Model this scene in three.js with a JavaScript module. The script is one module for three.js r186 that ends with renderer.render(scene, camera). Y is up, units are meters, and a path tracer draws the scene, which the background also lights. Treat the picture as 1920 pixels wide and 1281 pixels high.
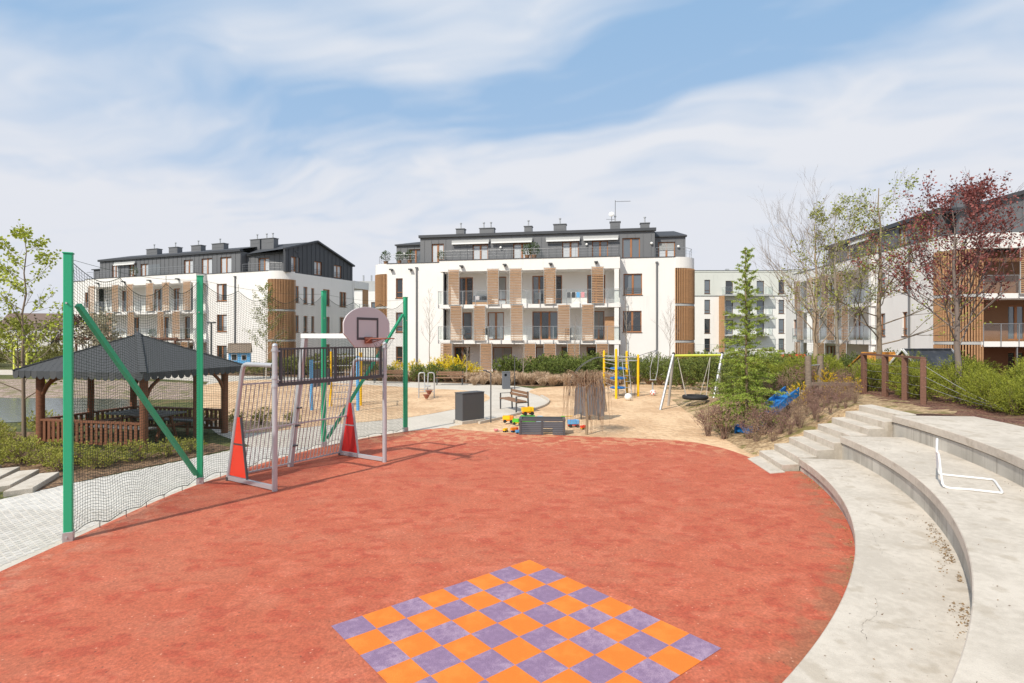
import * as THREE from 'three';
import { mergeGeometries, toCreasedNormals } from 'three/addons/utils/BufferGeometryUtils.js';
import { RoundedBoxGeometry } from 'three/addons/geometries/RoundedBoxGeometry.js';

// ───────── camera, sky, sun, exposure ─────────
const scene = new THREE.Scene();
const camera = new THREE.PerspectiveCamera(62.05, 1920 / 1281, 0.05, 2000);
camera.position.set(0, 2.95, 0);
camera.lookAt(0, 2.95, -10);
camera.setViewOffset(1920, 1281, 0, 10.5, 1920, 1281);   // level camera, lens shifted a little down
camera.updateProjectionMatrix();
const renderer = new THREE.WebGLRenderer();
renderer.toneMapping = THREE.LinearToneMapping;
renderer.toneMappingExposure = 1.22;
renderer.shadowMap.enabled = true;

const hash = (x, y, s) => { let h = Math.imul(x, 374761393) ^ Math.imul(y, 668265263) ^ Math.imul(s + 11, 2147483647 - 5); h = Math.imul(h ^ (h >>> 13), 1274126177); h = Math.imul(h ^ (h >>> 16), 2246822519); return ((h ^ (h >>> 15)) >>> 0) / 4294967296; };
const NT = new Float32Array(65536); for (let i = 0; i < 65536; i++) NT[i] = hash(i & 255, i >> 8, 1);
function vnoise(x, y, s, p = 0) {            // value noise, periodic when p > 0
  const xi = Math.floor(x), yi = Math.floor(y), fx = x - xi, fy = y - yi;
  const u = fx * fx * fx * (fx * (fx * 6 - 15) + 10), v = fy * fy * fy * (fy * (fy * 6 - 15) + 10);
  let x0 = xi, x1 = xi + 1, y0 = yi, y1 = yi + 1; if (p) { x0 = ((x0 % p) + p) % p; x1 = ((x1 % p) + p) % p; y0 = ((y0 % p) + p) % p; y1 = ((y1 % p) + p) % p; }
  const sx = s * 37, sy = s * 91; x0 = (x0 + sx) & 255; x1 = (x1 + sx) & 255; y0 = ((y0 + sy) & 255) << 8; y1 = ((y1 + sy) & 255) << 8;
  const a = NT[y0 | x0], b = NT[y0 | x1], c = NT[y1 | x0], d = NT[y1 | x1];
  return a + (b - a) * u + (c - a) * v + (a - b - c + d) * u * v;
}
function fbm(x, y, oct, s, p = 0) { let a = 0, w = 0.5, t = 0; for (let i = 0; i < oct; i++) { a += w * vnoise(x, y, s + i, p); t += w; x *= 2; y *= 2; p *= 2; w *= 0.5; } return a / t; }
const clamp = (x, a = 0, b = 1) => Math.min(b, Math.max(a, x));
const sstep = (a, b, x) => { const t = clamp((x - a) / (b - a)); return t * t * (3 - 2 * t); };
const mix = (a, b, t) => a + (b - a) * t;

{ // the sky: pale haze at the horizon, blue above, thin streaked cirrus
  const W = 2048, Hh = 1024, data = new Float32Array(W * Hh * 4);
  // clearer patches of air between the cirrus: [azimuth, elevation, half width, half height, strength] in degrees
  const clear = [[14, 26, 13, 5.5, 1], [27, 24, 11, 5, .8], [-8, 20.5, 14, 3.4, .95], [-25, 23, 12, 3, .55], [5, 22.5, 9, 3.2, .7], [-22, 18, 10, 1.8, .4], [36, 27, 9, 7, .5], [-34, 29, 9, 3.5, .4], [20, 33, 16, 4, .6], [-14, 29.5, 5, 1.6, .35],
    [75, 27, 22, 7, .9], [108, 21, 20, 5, .8], [150, 27, 24, 6, .9], [-68, 25, 22, 5, .9], [-105, 29, 22, 7, .8], [-150, 22, 20, 5, .8], [180, 20, 14, 4, .6], [55, 50, 30, 8, .8], [-55, 55, 34, 8, .8], [150, 52, 34, 9, .8], [-140, 50, 34, 9, .8], [0, 46, 26, 6, .6], [90, 72, 60, 9, .7]];
  for (let j = 0; j < Hh; j++) {
    const el = (j / (Hh - 1) - 0.5) * Math.PI, y = Math.sin(el), ce = Math.cos(el), eld = el * 57.2958;
    for (let i = 0; i < W; i++) {
      const ang = ((i + 0.5) / W - 0.5) * 2 * Math.PI, x = Math.cos(ang) * ce, z = Math.sin(ang) * ce;
      const o = (j * W + i) * 4;
      if (eld < -1) { data[o] = 0.30; data[o + 1] = 0.29; data[o + 2] = 0.27; data[o + 3] = 1; continue; }
      const yy = Math.max(y, 0) + 0.16, px = x / yy, pz = z / yy;
      const az = Math.atan2(x, -z) * 57.2958;
      const q = px * 0.96 + pz * 0.28, r = -px * 0.28 + pz * 0.96;
      const w1 = fbm(px * 0.9 + 3, pz * 0.9 + 9, 4, 5) - 0.5, w2 = fbm(px * 0.9 + 31, pz * 0.9 + 17, 4, 15) - 0.5;
      const broad = fbm(q * 0.8 + w1 * 1.6 + 7, r * 1.3 + w2 * 1.6, 4, 21);
      const streak = fbm(q * 1.7 + w1 * 4, r * 3.6 + w2 * 4, 6, 41);
      const fine = fbm(q * 5 + w1 * 9, r * 15 + w2 * 9, 5, 61);
      let c = 0;
      for (const [a, e, ra, re, s] of clear) { let da = az - a; if (da > 180) da -= 360; if (da < -180) da += 360; if (Math.abs(da) > ra * 3) continue; const t = (da + w1 * 20) ** 2 / (ra * ra) + (eld - e + w2 * 9) ** 2 / (re * re); c += s * Math.exp(-t); }
      let cov = 0.825 + (broad - 0.5) * 0.85 + (streak - 0.5) * 0.75 + (fine - 0.5) * 0.40 - 0.62 * Math.min(c, 1.1) - 0.1 * sstep(14, 30, eld);
      cov = mix(cov, 0.95, 0.75 * sstep(13, 2, eld)); cov = clamp(sstep(-0.1, 1.08, cov), 0.06, 0.97);
      const t = sstep(0, 36, eld);
      const br = mix(0.36, 0.215, t), bg = mix(0.49, 0.38, t), bb = mix(0.67, 0.60, t);
      const cr = mix(0.635, 0.690, t), cg = mix(0.650, 0.705, t), cb = mix(0.700, 0.738, t);
      data[o] = mix(br, cr, cov); data[o + 1] = mix(bg, cg, cov); data[o + 2] = mix(bb, cb, cov); data[o + 3] = 1;
    }
  }
  const sky = new THREE.DataTexture(data, W, Hh, THREE.RGBAFormat, THREE.FloatType);
  sky.mapping = THREE.EquirectangularReflectionMapping; sky.magFilter = THREE.LinearFilter; sky.minFilter = THREE.LinearFilter;
  sky.wrapS = THREE.RepeatWrapping; sky.needsUpdate = true;
  scene.background = sky; scene.environment = sky;
}
const sun = new THREE.DirectionalLight(new THREE.Color().setRGB(1, 0.93, 0.82), 3.6);
sun.position.set(-43, 70, 57); sun.target.position.set(0, 0, -20);
sun.position.add(sun.target.position);
sun.castShadow = true; sun.shadow.radius = 2; sun.shadow.mapSize.set(4096, 4096);
Object.assign(sun.shadow.camera, { left: -60, right: 60, top: 60, bottom: -60, near: 1, far: 260 });
scene.add(sun, sun.target);

// ───────── helpers ─────────
let seed = 12345;
const rnd = () => { seed = (seed + 0x6D2B79F5) | 0; let t = Math.imul(seed ^ (seed >>> 15), 1 | seed); t = (t + Math.imul(t ^ (t >>> 7), 61 | t)) ^ t; return ((t ^ (t >>> 14)) >>> 0) / 4294967296; };
const rr = (a, b) => a + (b - a) * rnd();
const V = (x, y, d) => new THREE.Vector3(x, y, -d);        // x to the right, y up, d metres in front of the camera's foot
const taken = new Map();
function numbered(n) { const k = taken.get(n) || 0; taken.set(n, k + 1); return k ? n + '_' + String(k).padStart(3, '0') : n; }
const lin = (r, g, b) => new THREE.Color().setRGB(r, g, b);
function mat(col, rough = 0.8, o = {}) { return new THREE.MeshStandardMaterial({ color: Array.isArray(col) ? lin(...col) : col, roughness: rough, ...o }); }
function tag(o, label, category, group, kind) { if (label) o.userData.label = label; if (category) o.userData.category = category; if (group) o.userData.group = group; if (kind) o.userData.kind = kind; return o; }
function mesh(name, geo, m, parent) {
  if (Array.isArray(geo)) geo = merge(geo);
  const o = new THREE.Mesh(geo, m); o.castShadow = o.receiveShadow = true;
  if (parent) { o.name = name; parent.add(o); } else { o.name = numbered(name); scene.add(o); }
  return o;
}
function thing(name, label, category, x = 0, d = 0, { y = 0, ry = 0, group } = {}) {
  const o = new THREE.Group(); o.name = numbered(name); o.position.set(x, y, -d); o.rotation.y = ry; scene.add(o);
  return tag(o, label, category, group);
}
function sub(name, parent) { const o = new THREE.Group(); o.name = name; parent.add(o); return o; }
function struct(name, geo, m) { return tag(mesh(name, geo, m), null, null, null, 'structure'); }
function dup(src, x, d, { y = 0, ry = 0, s = 1, sy, label, group } = {}) {
  const o = src.clone(); o.name = numbered(src.userData.base || src.name.replace(/_\d{3}$/, '')); scene.add(o);
  o.userData = { ...src.userData }; o.position.set(x, y, -d); o.rotation.y = ry; o.scale.set(s, sy || s, s);
  if (label) o.userData.label = label; if (group) o.userData.group = group;
  return o;
}
function merge(list) {
  const norm = list.map((g) => { let q = g.index ? g.toNonIndexed() : g; if (!q.attributes.uv) q.setAttribute('uv', new THREE.BufferAttribute(new Float32Array(q.attributes.position.count * 2), 2)); for (const k of Object.keys(q.attributes)) if (!['position', 'normal', 'uv'].includes(k)) q.deleteAttribute(k); return q; });
  return norm.length === 1 ? norm[0] : mergeGeometries(norm);
}
const box = (w, h, dp, x = 0, y = 0, z = 0, ry = 0) => { const g = new THREE.BoxGeometry(w, h, dp); if (ry) g.rotateY(ry); return g.translate(x, y, z); };   // centred
const rbox = (w, h, dp, x = 0, y = 0, z = 0, r = 0.01, seg = 2) => new RoundedBoxGeometry(w, h, dp, seg, Math.min(r, w / 2.01, h / 2.01, dp / 2.01)).translate(x, y, z);
const span = (x0, x1, y0, y1, z0, z1) => box(Math.abs(x1 - x0), Math.abs(y1 - y0), Math.abs(z1 - z0), (x0 + x1) / 2, (y0 + y1) / 2, (z0 + z1) / 2);
const v3 = (a) => a.isVector3 ? a : new THREE.Vector3(...a);
function bar(a, b, r, seg = 8, r2 = r) {
  a = v3(a); b = v3(b); const L = a.distanceTo(b), g = new THREE.CylinderGeometry(r2, r, L, seg);
  g.applyQuaternion(new THREE.Quaternion().setFromUnitVectors(new THREE.Vector3(0, 1, 0), b.clone().sub(a).normalize()));
  return g.translate((a.x + b.x) / 2, (a.y + b.y) / 2, (a.z + b.z) / 2);
}
function beam(a, b, w, h) {                 // rectangular bar: w across, h upright
  a = v3(a); b = v3(b); const L = a.distanceTo(b), dir = b.clone().sub(a).normalize();
  let up = Math.abs(dir.y) > 0.95 ? new THREE.Vector3(0, 0, 1) : new THREE.Vector3(0, 1, 0); const side = new THREE.Vector3().crossVectors(up, dir).normalize(); up = new THREE.Vector3().crossVectors(dir, side);
  const g = new THREE.BoxGeometry(w, h, L); g.applyMatrix4(new THREE.Matrix4().makeBasis(side, up, dir));
  return g.translate((a.x + b.x) / 2, (a.y + b.y) / 2, (a.z + b.z) / 2);
}
function tube(pts, r, seg = 24, sides = 8, closed = false, tension = 0.5) { return new THREE.TubeGeometry(new THREE.CatmullRomCurve3(pts.map(v3), closed, 'catmullrom', tension), seg, r, sides, closed); }
function shapeOf(pts) { const s = new THREE.Shape(); pts.forEach(([x, y], i) => i ? s.lineTo(x, y) : s.moveTo(x, y)); return s; }
function triUV(g, k = 1) {                  // uv in metres, by the way each face points
  const p = g.attributes.position, n = g.attributes.normal, uv = new Float32Array(p.count * 2);
  for (let i = 0; i < p.count; i++) {
    const ax = Math.abs(n.getX(i)), ay = Math.abs(n.getY(i)), az = Math.abs(n.getZ(i));
    if (ay > ax && ay > az) { uv[2 * i] = p.getX(i) * k; uv[2 * i + 1] = p.getZ(i) * k; } else if (ax > az) { uv[2 * i] = p.getZ(i) * k; uv[2 * i + 1] = p.getY(i) * k; } else { uv[2 * i] = p.getX(i) * k; uv[2 * i + 1] = p.getY(i) * k; }
  }
  g.setAttribute('uv', new THREE.BufferAttribute(uv, 2)); return g;
}
function ground(pts, y, k = 1) {            // flat sheet from [x, d] points
  const g = new THREE.ShapeGeometry(shapeOf(pts.map(([x, d]) => [x, d])), 1); g.rotateX(-Math.PI / 2); g.translate(0, y, 0); return triUV(g, k);
}
function smoothPts(pts, n, closed = true) { const c = new THREE.CatmullRomCurve3(pts.map(([x, d]) => new THREE.Vector3(x, 0, d)), closed, 'centripetal'); return c.getPoints(n).map((p) => [p.x, p.z]); }
function prism(pts, y0, y1, bevel = 0) {    // upright prism over [x, d] points
  const g = new THREE.ExtrudeGeometry(shapeOf(pts), { depth: y1 - y0 - 2 * bevel, bevelEnabled: bevel > 0, bevelSize: bevel, bevelThickness: bevel, bevelOffset: -bevel, bevelSegments: 1, curveSegments: 1 });
  g.rotateX(-Math.PI / 2); g.translate(0, y0 + bevel, 0); return triUV(g);
}
function tex(n, fn, { srgb = true, repeat } = {}) {
  const a = new Uint8Array(n * n * 4);
  for (let j = 0; j < n; j++) for (let i = 0; i < n; i++) { const c = fn(i / n, j / n, i, j), o = (j * n + i) * 4; if (typeof c === 'number') a[o] = a[o + 1] = a[o + 2] = clamp(c) * 255; else { a[o] = clamp(c[0]) * 255; a[o + 1] = clamp(c[1]) * 255; a[o + 2] = clamp(c[2]) * 255; } a[o + 3] = 255; }
  const t = new THREE.DataTexture(a, n, n); t.wrapS = t.wrapT = THREE.RepeatWrapping; t.magFilter = THREE.LinearFilter; t.minFilter = THREE.LinearMipmapLinearFilter; t.generateMipmaps = true;
  if (srgb) t.colorSpace = THREE.SRGBColorSpace; if (repeat) t.repeat.set(repeat, repeat); t.needsUpdate = true; return t;
}
const mixc = (a, b, t) => [mix(a[0], b[0], t), mix(a[1], b[1], t), mix(a[2], b[2], t)];
class GB {                                  // collects tapered tubes and leaves, with a colour for each
  constructor() { this.p = []; this.n = []; this.c = []; }
  tri(a, b, c, col) { const ux = b[0] - a[0], uy = b[1] - a[1], uz = b[2] - a[2], vx = c[0] - a[0], vy = c[1] - a[1], vz = c[2] - a[2]; let nx = uy * vz - uz * vy, ny = uz * vx - ux * vz, nz = ux * vy - uy * vx; const l = Math.hypot(nx, ny, nz) || 1; nx /= l; ny /= l; nz /= l; this.p.push(...a, ...b, ...c); this.n.push(nx, ny, nz, nx, ny, nz, nx, ny, nz); this.c.push(...col, ...col, ...col); }
  tube(pts, r0, r1, sides = 5, col = [1, 1, 1]) {
    const N = pts.length; let prev = null;
    const T = new THREE.Vector3(), S = new THREE.Vector3(), U = new THREE.Vector3();
    for (let i = 0; i < N; i++) {
      const a = pts[Math.max(0, i - 1)], b = pts[Math.min(N - 1, i + 1)]; T.set(b[0] - a[0], b[1] - a[1], b[2] - a[2]).normalize();
      U.set(Math.abs(T.y) > 0.9 ? 1 : 0, Math.abs(T.y) > 0.9 ? 0 : 1, 0); S.crossVectors(U, T).normalize(); U.crossVectors(T, S);
      const r = mix(r0, r1, i / (N - 1)), ring = [];
      for (let k = 0; k < sides; k++) { const q = k / sides * 2 * Math.PI, cx = Math.cos(q), sx = Math.sin(q), nx = S.x * cx + U.x * sx, ny = S.y * cx + U.y * sx, nz = S.z * cx + U.z * sx; ring.push([pts[i][0] + nx * r, pts[i][1] + ny * r, pts[i][2] + nz * r, nx, ny, nz]); }
      if (prev) for (let k = 0; k < sides; k++) { const m = (k + 1) % sides, A = prev[k], B = prev[m], C = ring[m], D = ring[k]; for (const q of [A, B, C, A, C, D]) { this.p.push(q[0], q[1], q[2]); this.n.push(q[3], q[4], q[5]); this.c.push(...col); } }
      prev = ring;
    }
  }
  leaf(x, y, z, L, w, dir, col, fold = 0.25) {   // folded pointed leaf starting at x,y,z along dir
    const [dx, dy, dz] = dir; let sx = rnd() - 0.5, sy = rnd() - 0.5, sz = rnd() - 0.5; const dt = sx * dx + sy * dy + sz * dz; sx -= dt * dx; sy -= dt * dy; sz -= dt * dz; const l = Math.hypot(sx, sy, sz) || 1; sx *= w / l; sy *= w / l; sz *= w / l;
    const ux = dy * sz - dz * sy, uy = dz * sx - dx * sz, uz = dx * sy - dy * sx, f = fold;
    const a = [x, y, z], b = [x + dx * L, y + dy * L, z + dz * L], m = [x + dx * L * .5, y + dy * L * .5, z + dz * L * .5], c = [m[0] + sx + ux * f, m[1] + sy + uy * f, m[2] + sz + uz * f], e = [m[0] - sx + ux * f, m[1] - sy + uy * f, m[2] - sz + uz * f];
    this.tri(a, c, b, col); this.tri(a, b, e, col);
  }
  geo() { const g = new THREE.BufferGeometry(); g.setAttribute('position', new THREE.Float32BufferAttribute(this.p, 3)); g.setAttribute('normal', new THREE.Float32BufferAttribute(this.n, 3)); g.setAttribute('color', new THREE.Float32BufferAttribute(this.c, 3)); return g; }
}
const unit = () => { const z = rr(-1, 1), a = rr(0, 2 * Math.PI), s = Math.sqrt(1 - z * z); return [s * Math.cos(a), z, s * Math.sin(a)]; };
const nrm = (a) => { const l = Math.hypot(...a) || 1; return [a[0] / l, a[1] / l, a[2] / l]; };

// ───────── textures and materials ─────────
const T = {};
T.court = tex(2048, (u, v, i, j) => {         // one sheet of worn red rubber granules, 26 m across
  const b = fbm(u * 11, v * 11, 4, 3), w = fbm(u * 52, v * 52, 4, 8), s = fbm(u * 60 + 4, v * 95, 3, 14), q = fbm(u * 150, v * 150, 2, 44), g = hash(i, j, 4), g2 = hash(i >> 1, j >> 1, 9);
  let c = mixc([.70, .362, .262], [.725, .395, .29], sstep(.3, .7, b * .3 + w * .7));
  c = mixc(c, [.785, .46, .36], sstep(.50, .74, s * .55 + q * .45) * .5);
  c = mixc(c, [.665, .29, .212], sstep(.54, .74, fbm(u * 120 + 9, v * 180, 3, 31)) * .6); c = mixc(c, [.70, .43, .33], sstep(.56, .8, fbm(u * 30 + 3, v * 40, 5, 35)) * .4);
  const X = 26 * u - 14, D = 20 - 26 * v, rad = Math.hypot(X + 7.64, D - 14.52), dn = fbm(u * 130, v * 130, 4, 51);
  c = mixc(c, [.56, .44, .33], sstep(.50, .66, dn + .22 * sstep(.9, 0, 14.05 - rad) - .12) * sstep(.7, .05, 14.05 - rad) * .5);      // dirt and moss along the terrace wall
  c = mixc(c, [.79, .60, .45], sstep(.52, .68, dn + .2 * sstep(13.8, 17.5, D + Math.abs(X) * .12) - .12) * sstep(13.2, 16.5, D + .1 * X) * .7);      // sand trodden in from the pit
  c = mixc(c, [.72, .53, .44], sstep(.5, .7, dn + .05) * sstep(-5.2, -6.3, X) * .5);
  const k = 1 + (g - .5) * .17 + (g2 - .5) * .12; if (g > .9985) return [.9, .7, .6]; if (g < .0012) return [.35, .24, .2];
  return [c[0] * k, c[1] * k, c[2] * k];
});
T.grain = tex(256, (u, v, i, j) => hash(i, j, 77) * .6 + vnoise(u * 64, v * 64, 5, 64) * .4, { srgb: false });
T.sand = tex(1024, (u, v, i, j) => {
  const b = fbm(u * 6, v * 6, 5, 53, 6), w = fbm(u * 40, v * 40, 4, 58, 40), g = hash(i, j, 6);
  let c = mixc([.765, .63, .49], [.86, .735, .59], sstep(.3, .7, b * .55 + w * .45)); const k = 1 + (g - .5) * .12; if (g > .997) return [.45, .36, .28];
  return [c[0] * k, c[1] * k, c[2] * k];
});
T.sandB = tex(512, (u, v) => clamp(fbm(u * 16, v * 16, 5, 71, 16) * 1.2 - .1), { srgb: false });
T.conc = tex(1024, (u, v, i, j) => {
  const b = fbm(u * 5, v * 5, 5, 91, 5), w = fbm(u * 50, v * 50, 3, 95, 50), g = hash(i, j, 12), st = fbm(u * 13 + 2, v * 13, 4, 99, 13);
  let c = mixc([.725, .69, .64], [.80, .765, .715], sstep(.25, .75, b * .6 + w * .4)); c = mixc(c, [.66, .615, .55], sstep(.6, .8, st) * .5);
  const k = 1 + (g - .5) * .07; if (g > .9988) return [.42, .38, .33]; return [c[0] * k, c[1] * k, c[2] * k];
});
T.concWall = tex(1024, (u, v, i, j) => {      // board-cast faces with run-down dirt streaks
  const s = fbm(u * 44, v * 2.0, 4, 111, 0), b = fbm(u * 6, v * 6, 5, 115, 6), g = hash(i, j, 13);
  let c = mixc([.68, .66, .625], [.78, .76, .725], sstep(.2, .8, b)); c = mixc(c, [.58, .555, .52], sstep(.52, .78, s) * .6); const k = 1 + (g - .5) * .06; return [c[0] * k, c[1] * k, c[2] * k];
});
T.soil = tex(1024, (u, v, i, j) => { const b = fbm(u * 8, v * 8, 5, 131, 8), w = fbm(u * 60, v * 60, 3, 135, 60), g = hash(i, j, 14); let c = mixc([.36, .275, .21], [.57, .46, .35], sstep(.3, .7, b * .4 + w * .6)); const k = 1 + (g - .5) * .25; return [c[0] * k, c[1] * k, c[2] * k]; });
T.mulch = tex(1024, (u, v, i, j) => { const b = fbm(u * 10, v * 10, 4, 141, 10), w = fbm(u * 90, v * 90, 3, 145, 90), g = hash(i >> 1, j >> 1, 15); let c = mixc([.31, .185, .15], [.53, .375, .31], sstep(.3, .7, w)); c = mixc(c, [.52, .44, .33], sstep(.5, .7, b) * .6); const k = 1 + (g - .5) * .3; return [c[0] * k, c[1] * k, c[2] * k]; });
T.bank = tex(1024, (u, v, i, j) => { const b = fbm(u * 7, v * 7, 5, 231, 7), w = fbm(u * 70, v * 70, 3, 235, 70), g = hash(i, j, 22); let c = mixc([.56, .46, .34], [.76, .66, .52], sstep(.3, .7, b * .4 + w * .6)); c = mixc(c, [.42, .40, .20], sstep(.55, .72, fbm(u * 12, v * 12, 4, 239, 12)) * .7); const k = 1 + (g - .5) * .2; return [c[0] * k, c[1] * k, c[2] * k]; });
T.gravel = tex(1024, (u, v, i, j) => { const w = fbm(u * 110, v * 110, 2, 151, 110), b = fbm(u * 9, v * 9, 4, 155, 9); let c = mixc([.44, .37, .33], [.80, .71, .66], sstep(.25, .75, w)); c = mixc(c, [.46, .45, .28], sstep(.45, .68, b) * .75); return c; });
T.lawn = tex(1024, (u, v, i, j) => { const b = fbm(u * 7, v * 7, 5, 161, 7), w = fbm(u * 70, v * 70, 3, 165, 70), g = hash(i, j, 17); let c = mixc([.27, .30, .13], [.45, .44, .24], sstep(.3, .7, b * .5 + w * .5)); c = mixc(c, [.47, .39, .27], sstep(.55, .75, b) * .7); const k = 1 + (g - .5) * .25; return [c[0] * k, c[1] * k, c[2] * k]; });
T.path = tex(1024, (u, v, i, j) => { const b = fbm(u * 6, v * 6, 5, 171, 6), w = fbm(u * 80, v * 80, 2, 175, 80), g = hash(i, j, 18); let c = mixc([.72, .69, .64], [.83, .80, .755], b * .5 + w * .5); const k = 1 + (g - .5) * .1; return [c[0] * k, c[1] * k, c[2] * k]; });
T.plaster = tex(512, (u, v, i, j) => { const b = fbm(u * 4, v * 4, 5, 181, 4), s = fbm(u * 30, v * 2, 3, 185); const k = .965 + (b - .5) * .04 - sstep(.6, .85, s) * .02 + (hash(i, j, 19) - .5) * .02; return [.97 * k, .962 * k, .95 * k]; });
T.wood = tex(512, (u, v, i, j) => { const s = fbm(u * 3, v * 90, 4, 191), k = fbm(u * 14, v * 160, 3, 195); return mixc([.62, .62, .62], [1, 1, 1], clamp(.35 + s * .5 + (k - .5) * .6)); });
T.bark = tex(256, (u, v) => { const s = fbm(u * 24, v * 6, 4, 201, 0); return mixc([.5, .5, .5], [1, 1, 1], s); });
T.purple = tex(512, (u, v, i, j) => { const b = fbm(u * 3, v * 3, 4, 211, 3), w = fbm(u * 24, v * 24, 4, 215, 24), g = hash(i, j, 20), q = sstep(.5, .8, b * .7 + w * .3 + (g - .5) * .25); let c = mixc(mixc([.51, .42, .535], [.565, .465, .585], w), [.74, .65, .72], q * .6); const k = 1 + (g - .5) * .22; return [c[0] * k, c[1] * k, c[2] * k]; });
T.orange = tex(512, (u, v, i, j) => { const b = fbm(u * 6, v * 6, 5, 221, 6), g = hash(i, j, 21); let c = mixc([.885, .475, .155], [.91, .515, .19], sstep(.35, .7, b)); const k = 1 + (g - .5) * .12; return [c[0] * k, c[1] * k, c[2] * k]; });
const rep = (t, k) => { const c = t.clone(); c.repeat.set(k, k); c.needsUpdate = true; return c; };
const M = {
  court: mat([1, 1, 1], .93, { map: Object.assign(rep(T.court, 1 / 26), { offset: new THREE.Vector2(14 / 26, 20 / 26) }), bumpMap: rep(T.grain, 2.5), bumpScale: .004 }),
  sand: mat([1, 1, 1], .96, { map: rep(T.sand, 1 / 5.3), bumpMap: rep(T.sandB, 1 / 2.1), bumpScale: .05 }),
  conc: mat([1, 1, 1], .88, { map: rep(T.conc, 1 / 3.1), bumpMap: rep(T.grain, 1.7), bumpScale: .003 }),
  concWall: mat([1, 1, 1], .88, { map: rep(T.concWall, 1 / 3.7), bumpMap: rep(T.grain, 1.7), bumpScale: .003 }),
  soil: mat([1, 1, 1], .97, { map: rep(T.soil, 1 / 4), bumpMap: rep(T.sandB, 1 / 1.3), bumpScale: .06 }),
  bank: mat([1, 1, 1], .97, { map: rep(T.bank, 1 / 4), bumpMap: rep(T.sandB, 1 / 1.2), bumpScale: .06 }),
  mulch: mat([1, 1, 1], .97, { map: rep(T.mulch, 1 / 3), bumpMap: rep(T.sandB, 1 / .9), bumpScale: .05 }),
  gravel: mat([1, 1, 1], .95, { map: rep(T.gravel, 1 / 3), bumpMap: rep(T.sandB, 1 / .8), bumpScale: .04 }),
  lawn: mat([1, 1, 1], .97, { map: rep(T.lawn, 1 / 6), bumpMap: rep(T.sandB, 1 / 1.1), bumpScale: .06 }),
  path: mat([1, 1, 1], .93, { map: rep(T.path, 1 / 4), bumpMap: rep(T.grain, 2), bumpScale: .004 }),
  plaster: mat([.94, .94, .94], .92, { map: rep(T.plaster, 1 / 6), bumpMap: rep(T.grain, 2), bumpScale: .002 }),
  pgreen: mat([.74, .77, .745], .92, { map: rep(T.plaster, 1 / 6) }), pgrey: mat([.50, .52, .53], .92, { map: rep(T.plaster, 1 / 6) }),
  zinc: mat([.165, .17, .18], .55, { metalness: .25 }), zincDark: mat([.065, .07, .08], .55, { metalness: .25 }), rooftile: mat([.05, .055, .065], .8),
  slat: mat([.62, .365, .20], .75, { map: rep(T.wood, .7) }), slatV: mat([.64, .36, .18], .7, { map: rep(T.wood, .7) }), frameW: mat([.36, .15, .06], .5), frameDk: mat([.13, .07, .045], .55), wallBrown: mat([.20, .10, .05], .85),
  steel: mat([.42, .43, .44], .4, { metalness: .7 }), steelDk: mat([.11, .115, .12], .5, { metalness: .5 }), dark: mat([.03, .032, .035], .6), white: mat([.8, .8, .79], .5), lampM: mat([.85, .85, .82], .4),
  glass: new THREE.MeshPhysicalMaterial({ color: lin(.95, .97, .965), roughness: .03, transmission: 1, thickness: 0, ior: 1.45 }),
  paneDk: new THREE.MeshPhysicalMaterial({ color: lin(.022, .026, .03), roughness: .04, ior: 1.6, clearcoat: 1, clearcoatRoughness: .03 }),
  paneMid: new THREE.MeshPhysicalMaterial({ color: lin(.13, .155, .18), roughness: .04, ior: 1.6, clearcoat: 1, clearcoatRoughness: .03 }),
  paneCurt: new THREE.MeshPhysicalMaterial({ color: lin(.52, .55, .58), roughness: .6, ior: 1.6, clearcoat: 1, clearcoatRoughness: .03 }),
  green: mat([.025, .40, .20], .42), galv: mat([.50, .51, .52], .45, { metalness: .55 }), goal: mat([.50, .515, .55], .42, { metalness: .35 }), white2: mat([.78, .78, .78], .45),
  anth: mat([.075, .078, .085], .55), red: mat([.80, .055, .025], .45), redDk: mat([.62, .02, .02], .45), net: mat([.018, .045, .03], .8), board: mat([.57, .52, .535], .6), line: mat([.075, .07, .075], .6), rust: mat([.33, .13, .09], .7, { metalness: .3 }),
  brown: mat([.27, .105, .05], .7, { map: rep(T.wood, .8) }), shingle: mat([.058, .062, .068], .93), shingle2: mat([.075, .078, .083], .93), tableTop: mat([.16, .165, .17], .6),
  benchW: mat([.34, .19, .11], .7, { map: rep(T.wood, 1) }), oldWood: mat([.33, .26, .20], .9, { map: rep(T.wood, 1) }), redWood: mat([.25, .125, .085], .85, { map: rep(T.wood, 1) }),
  yellow: mat([.88, .52, .01], .45), blue: mat([.015, .16, .46], .45), blueL: mat([.12, .40, .74], .5), lime: mat([.70, .74, .10], .5), orangeP: mat([.85, .24, .02], .45), greenP: mat([.10, .52, .04], .45), pinkP: mat([.75, .3, .33], .5), greyP: mat([.12, .13, .15], .75), black: mat([.015, .015, .017], .75), rope: mat([.45, .42, .37], .9),
};
const leafM = (rough = .75, tr = .25) => new THREE.MeshPhysicalMaterial({ vertexColors: true, roughness: rough, transmission: tr, thickness: 0, ior: 1.3, side: THREE.DoubleSide });
M.leaf = leafM(); M.woodV = new THREE.MeshStandardMaterial({ vertexColors: true, roughness: .92 });
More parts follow.
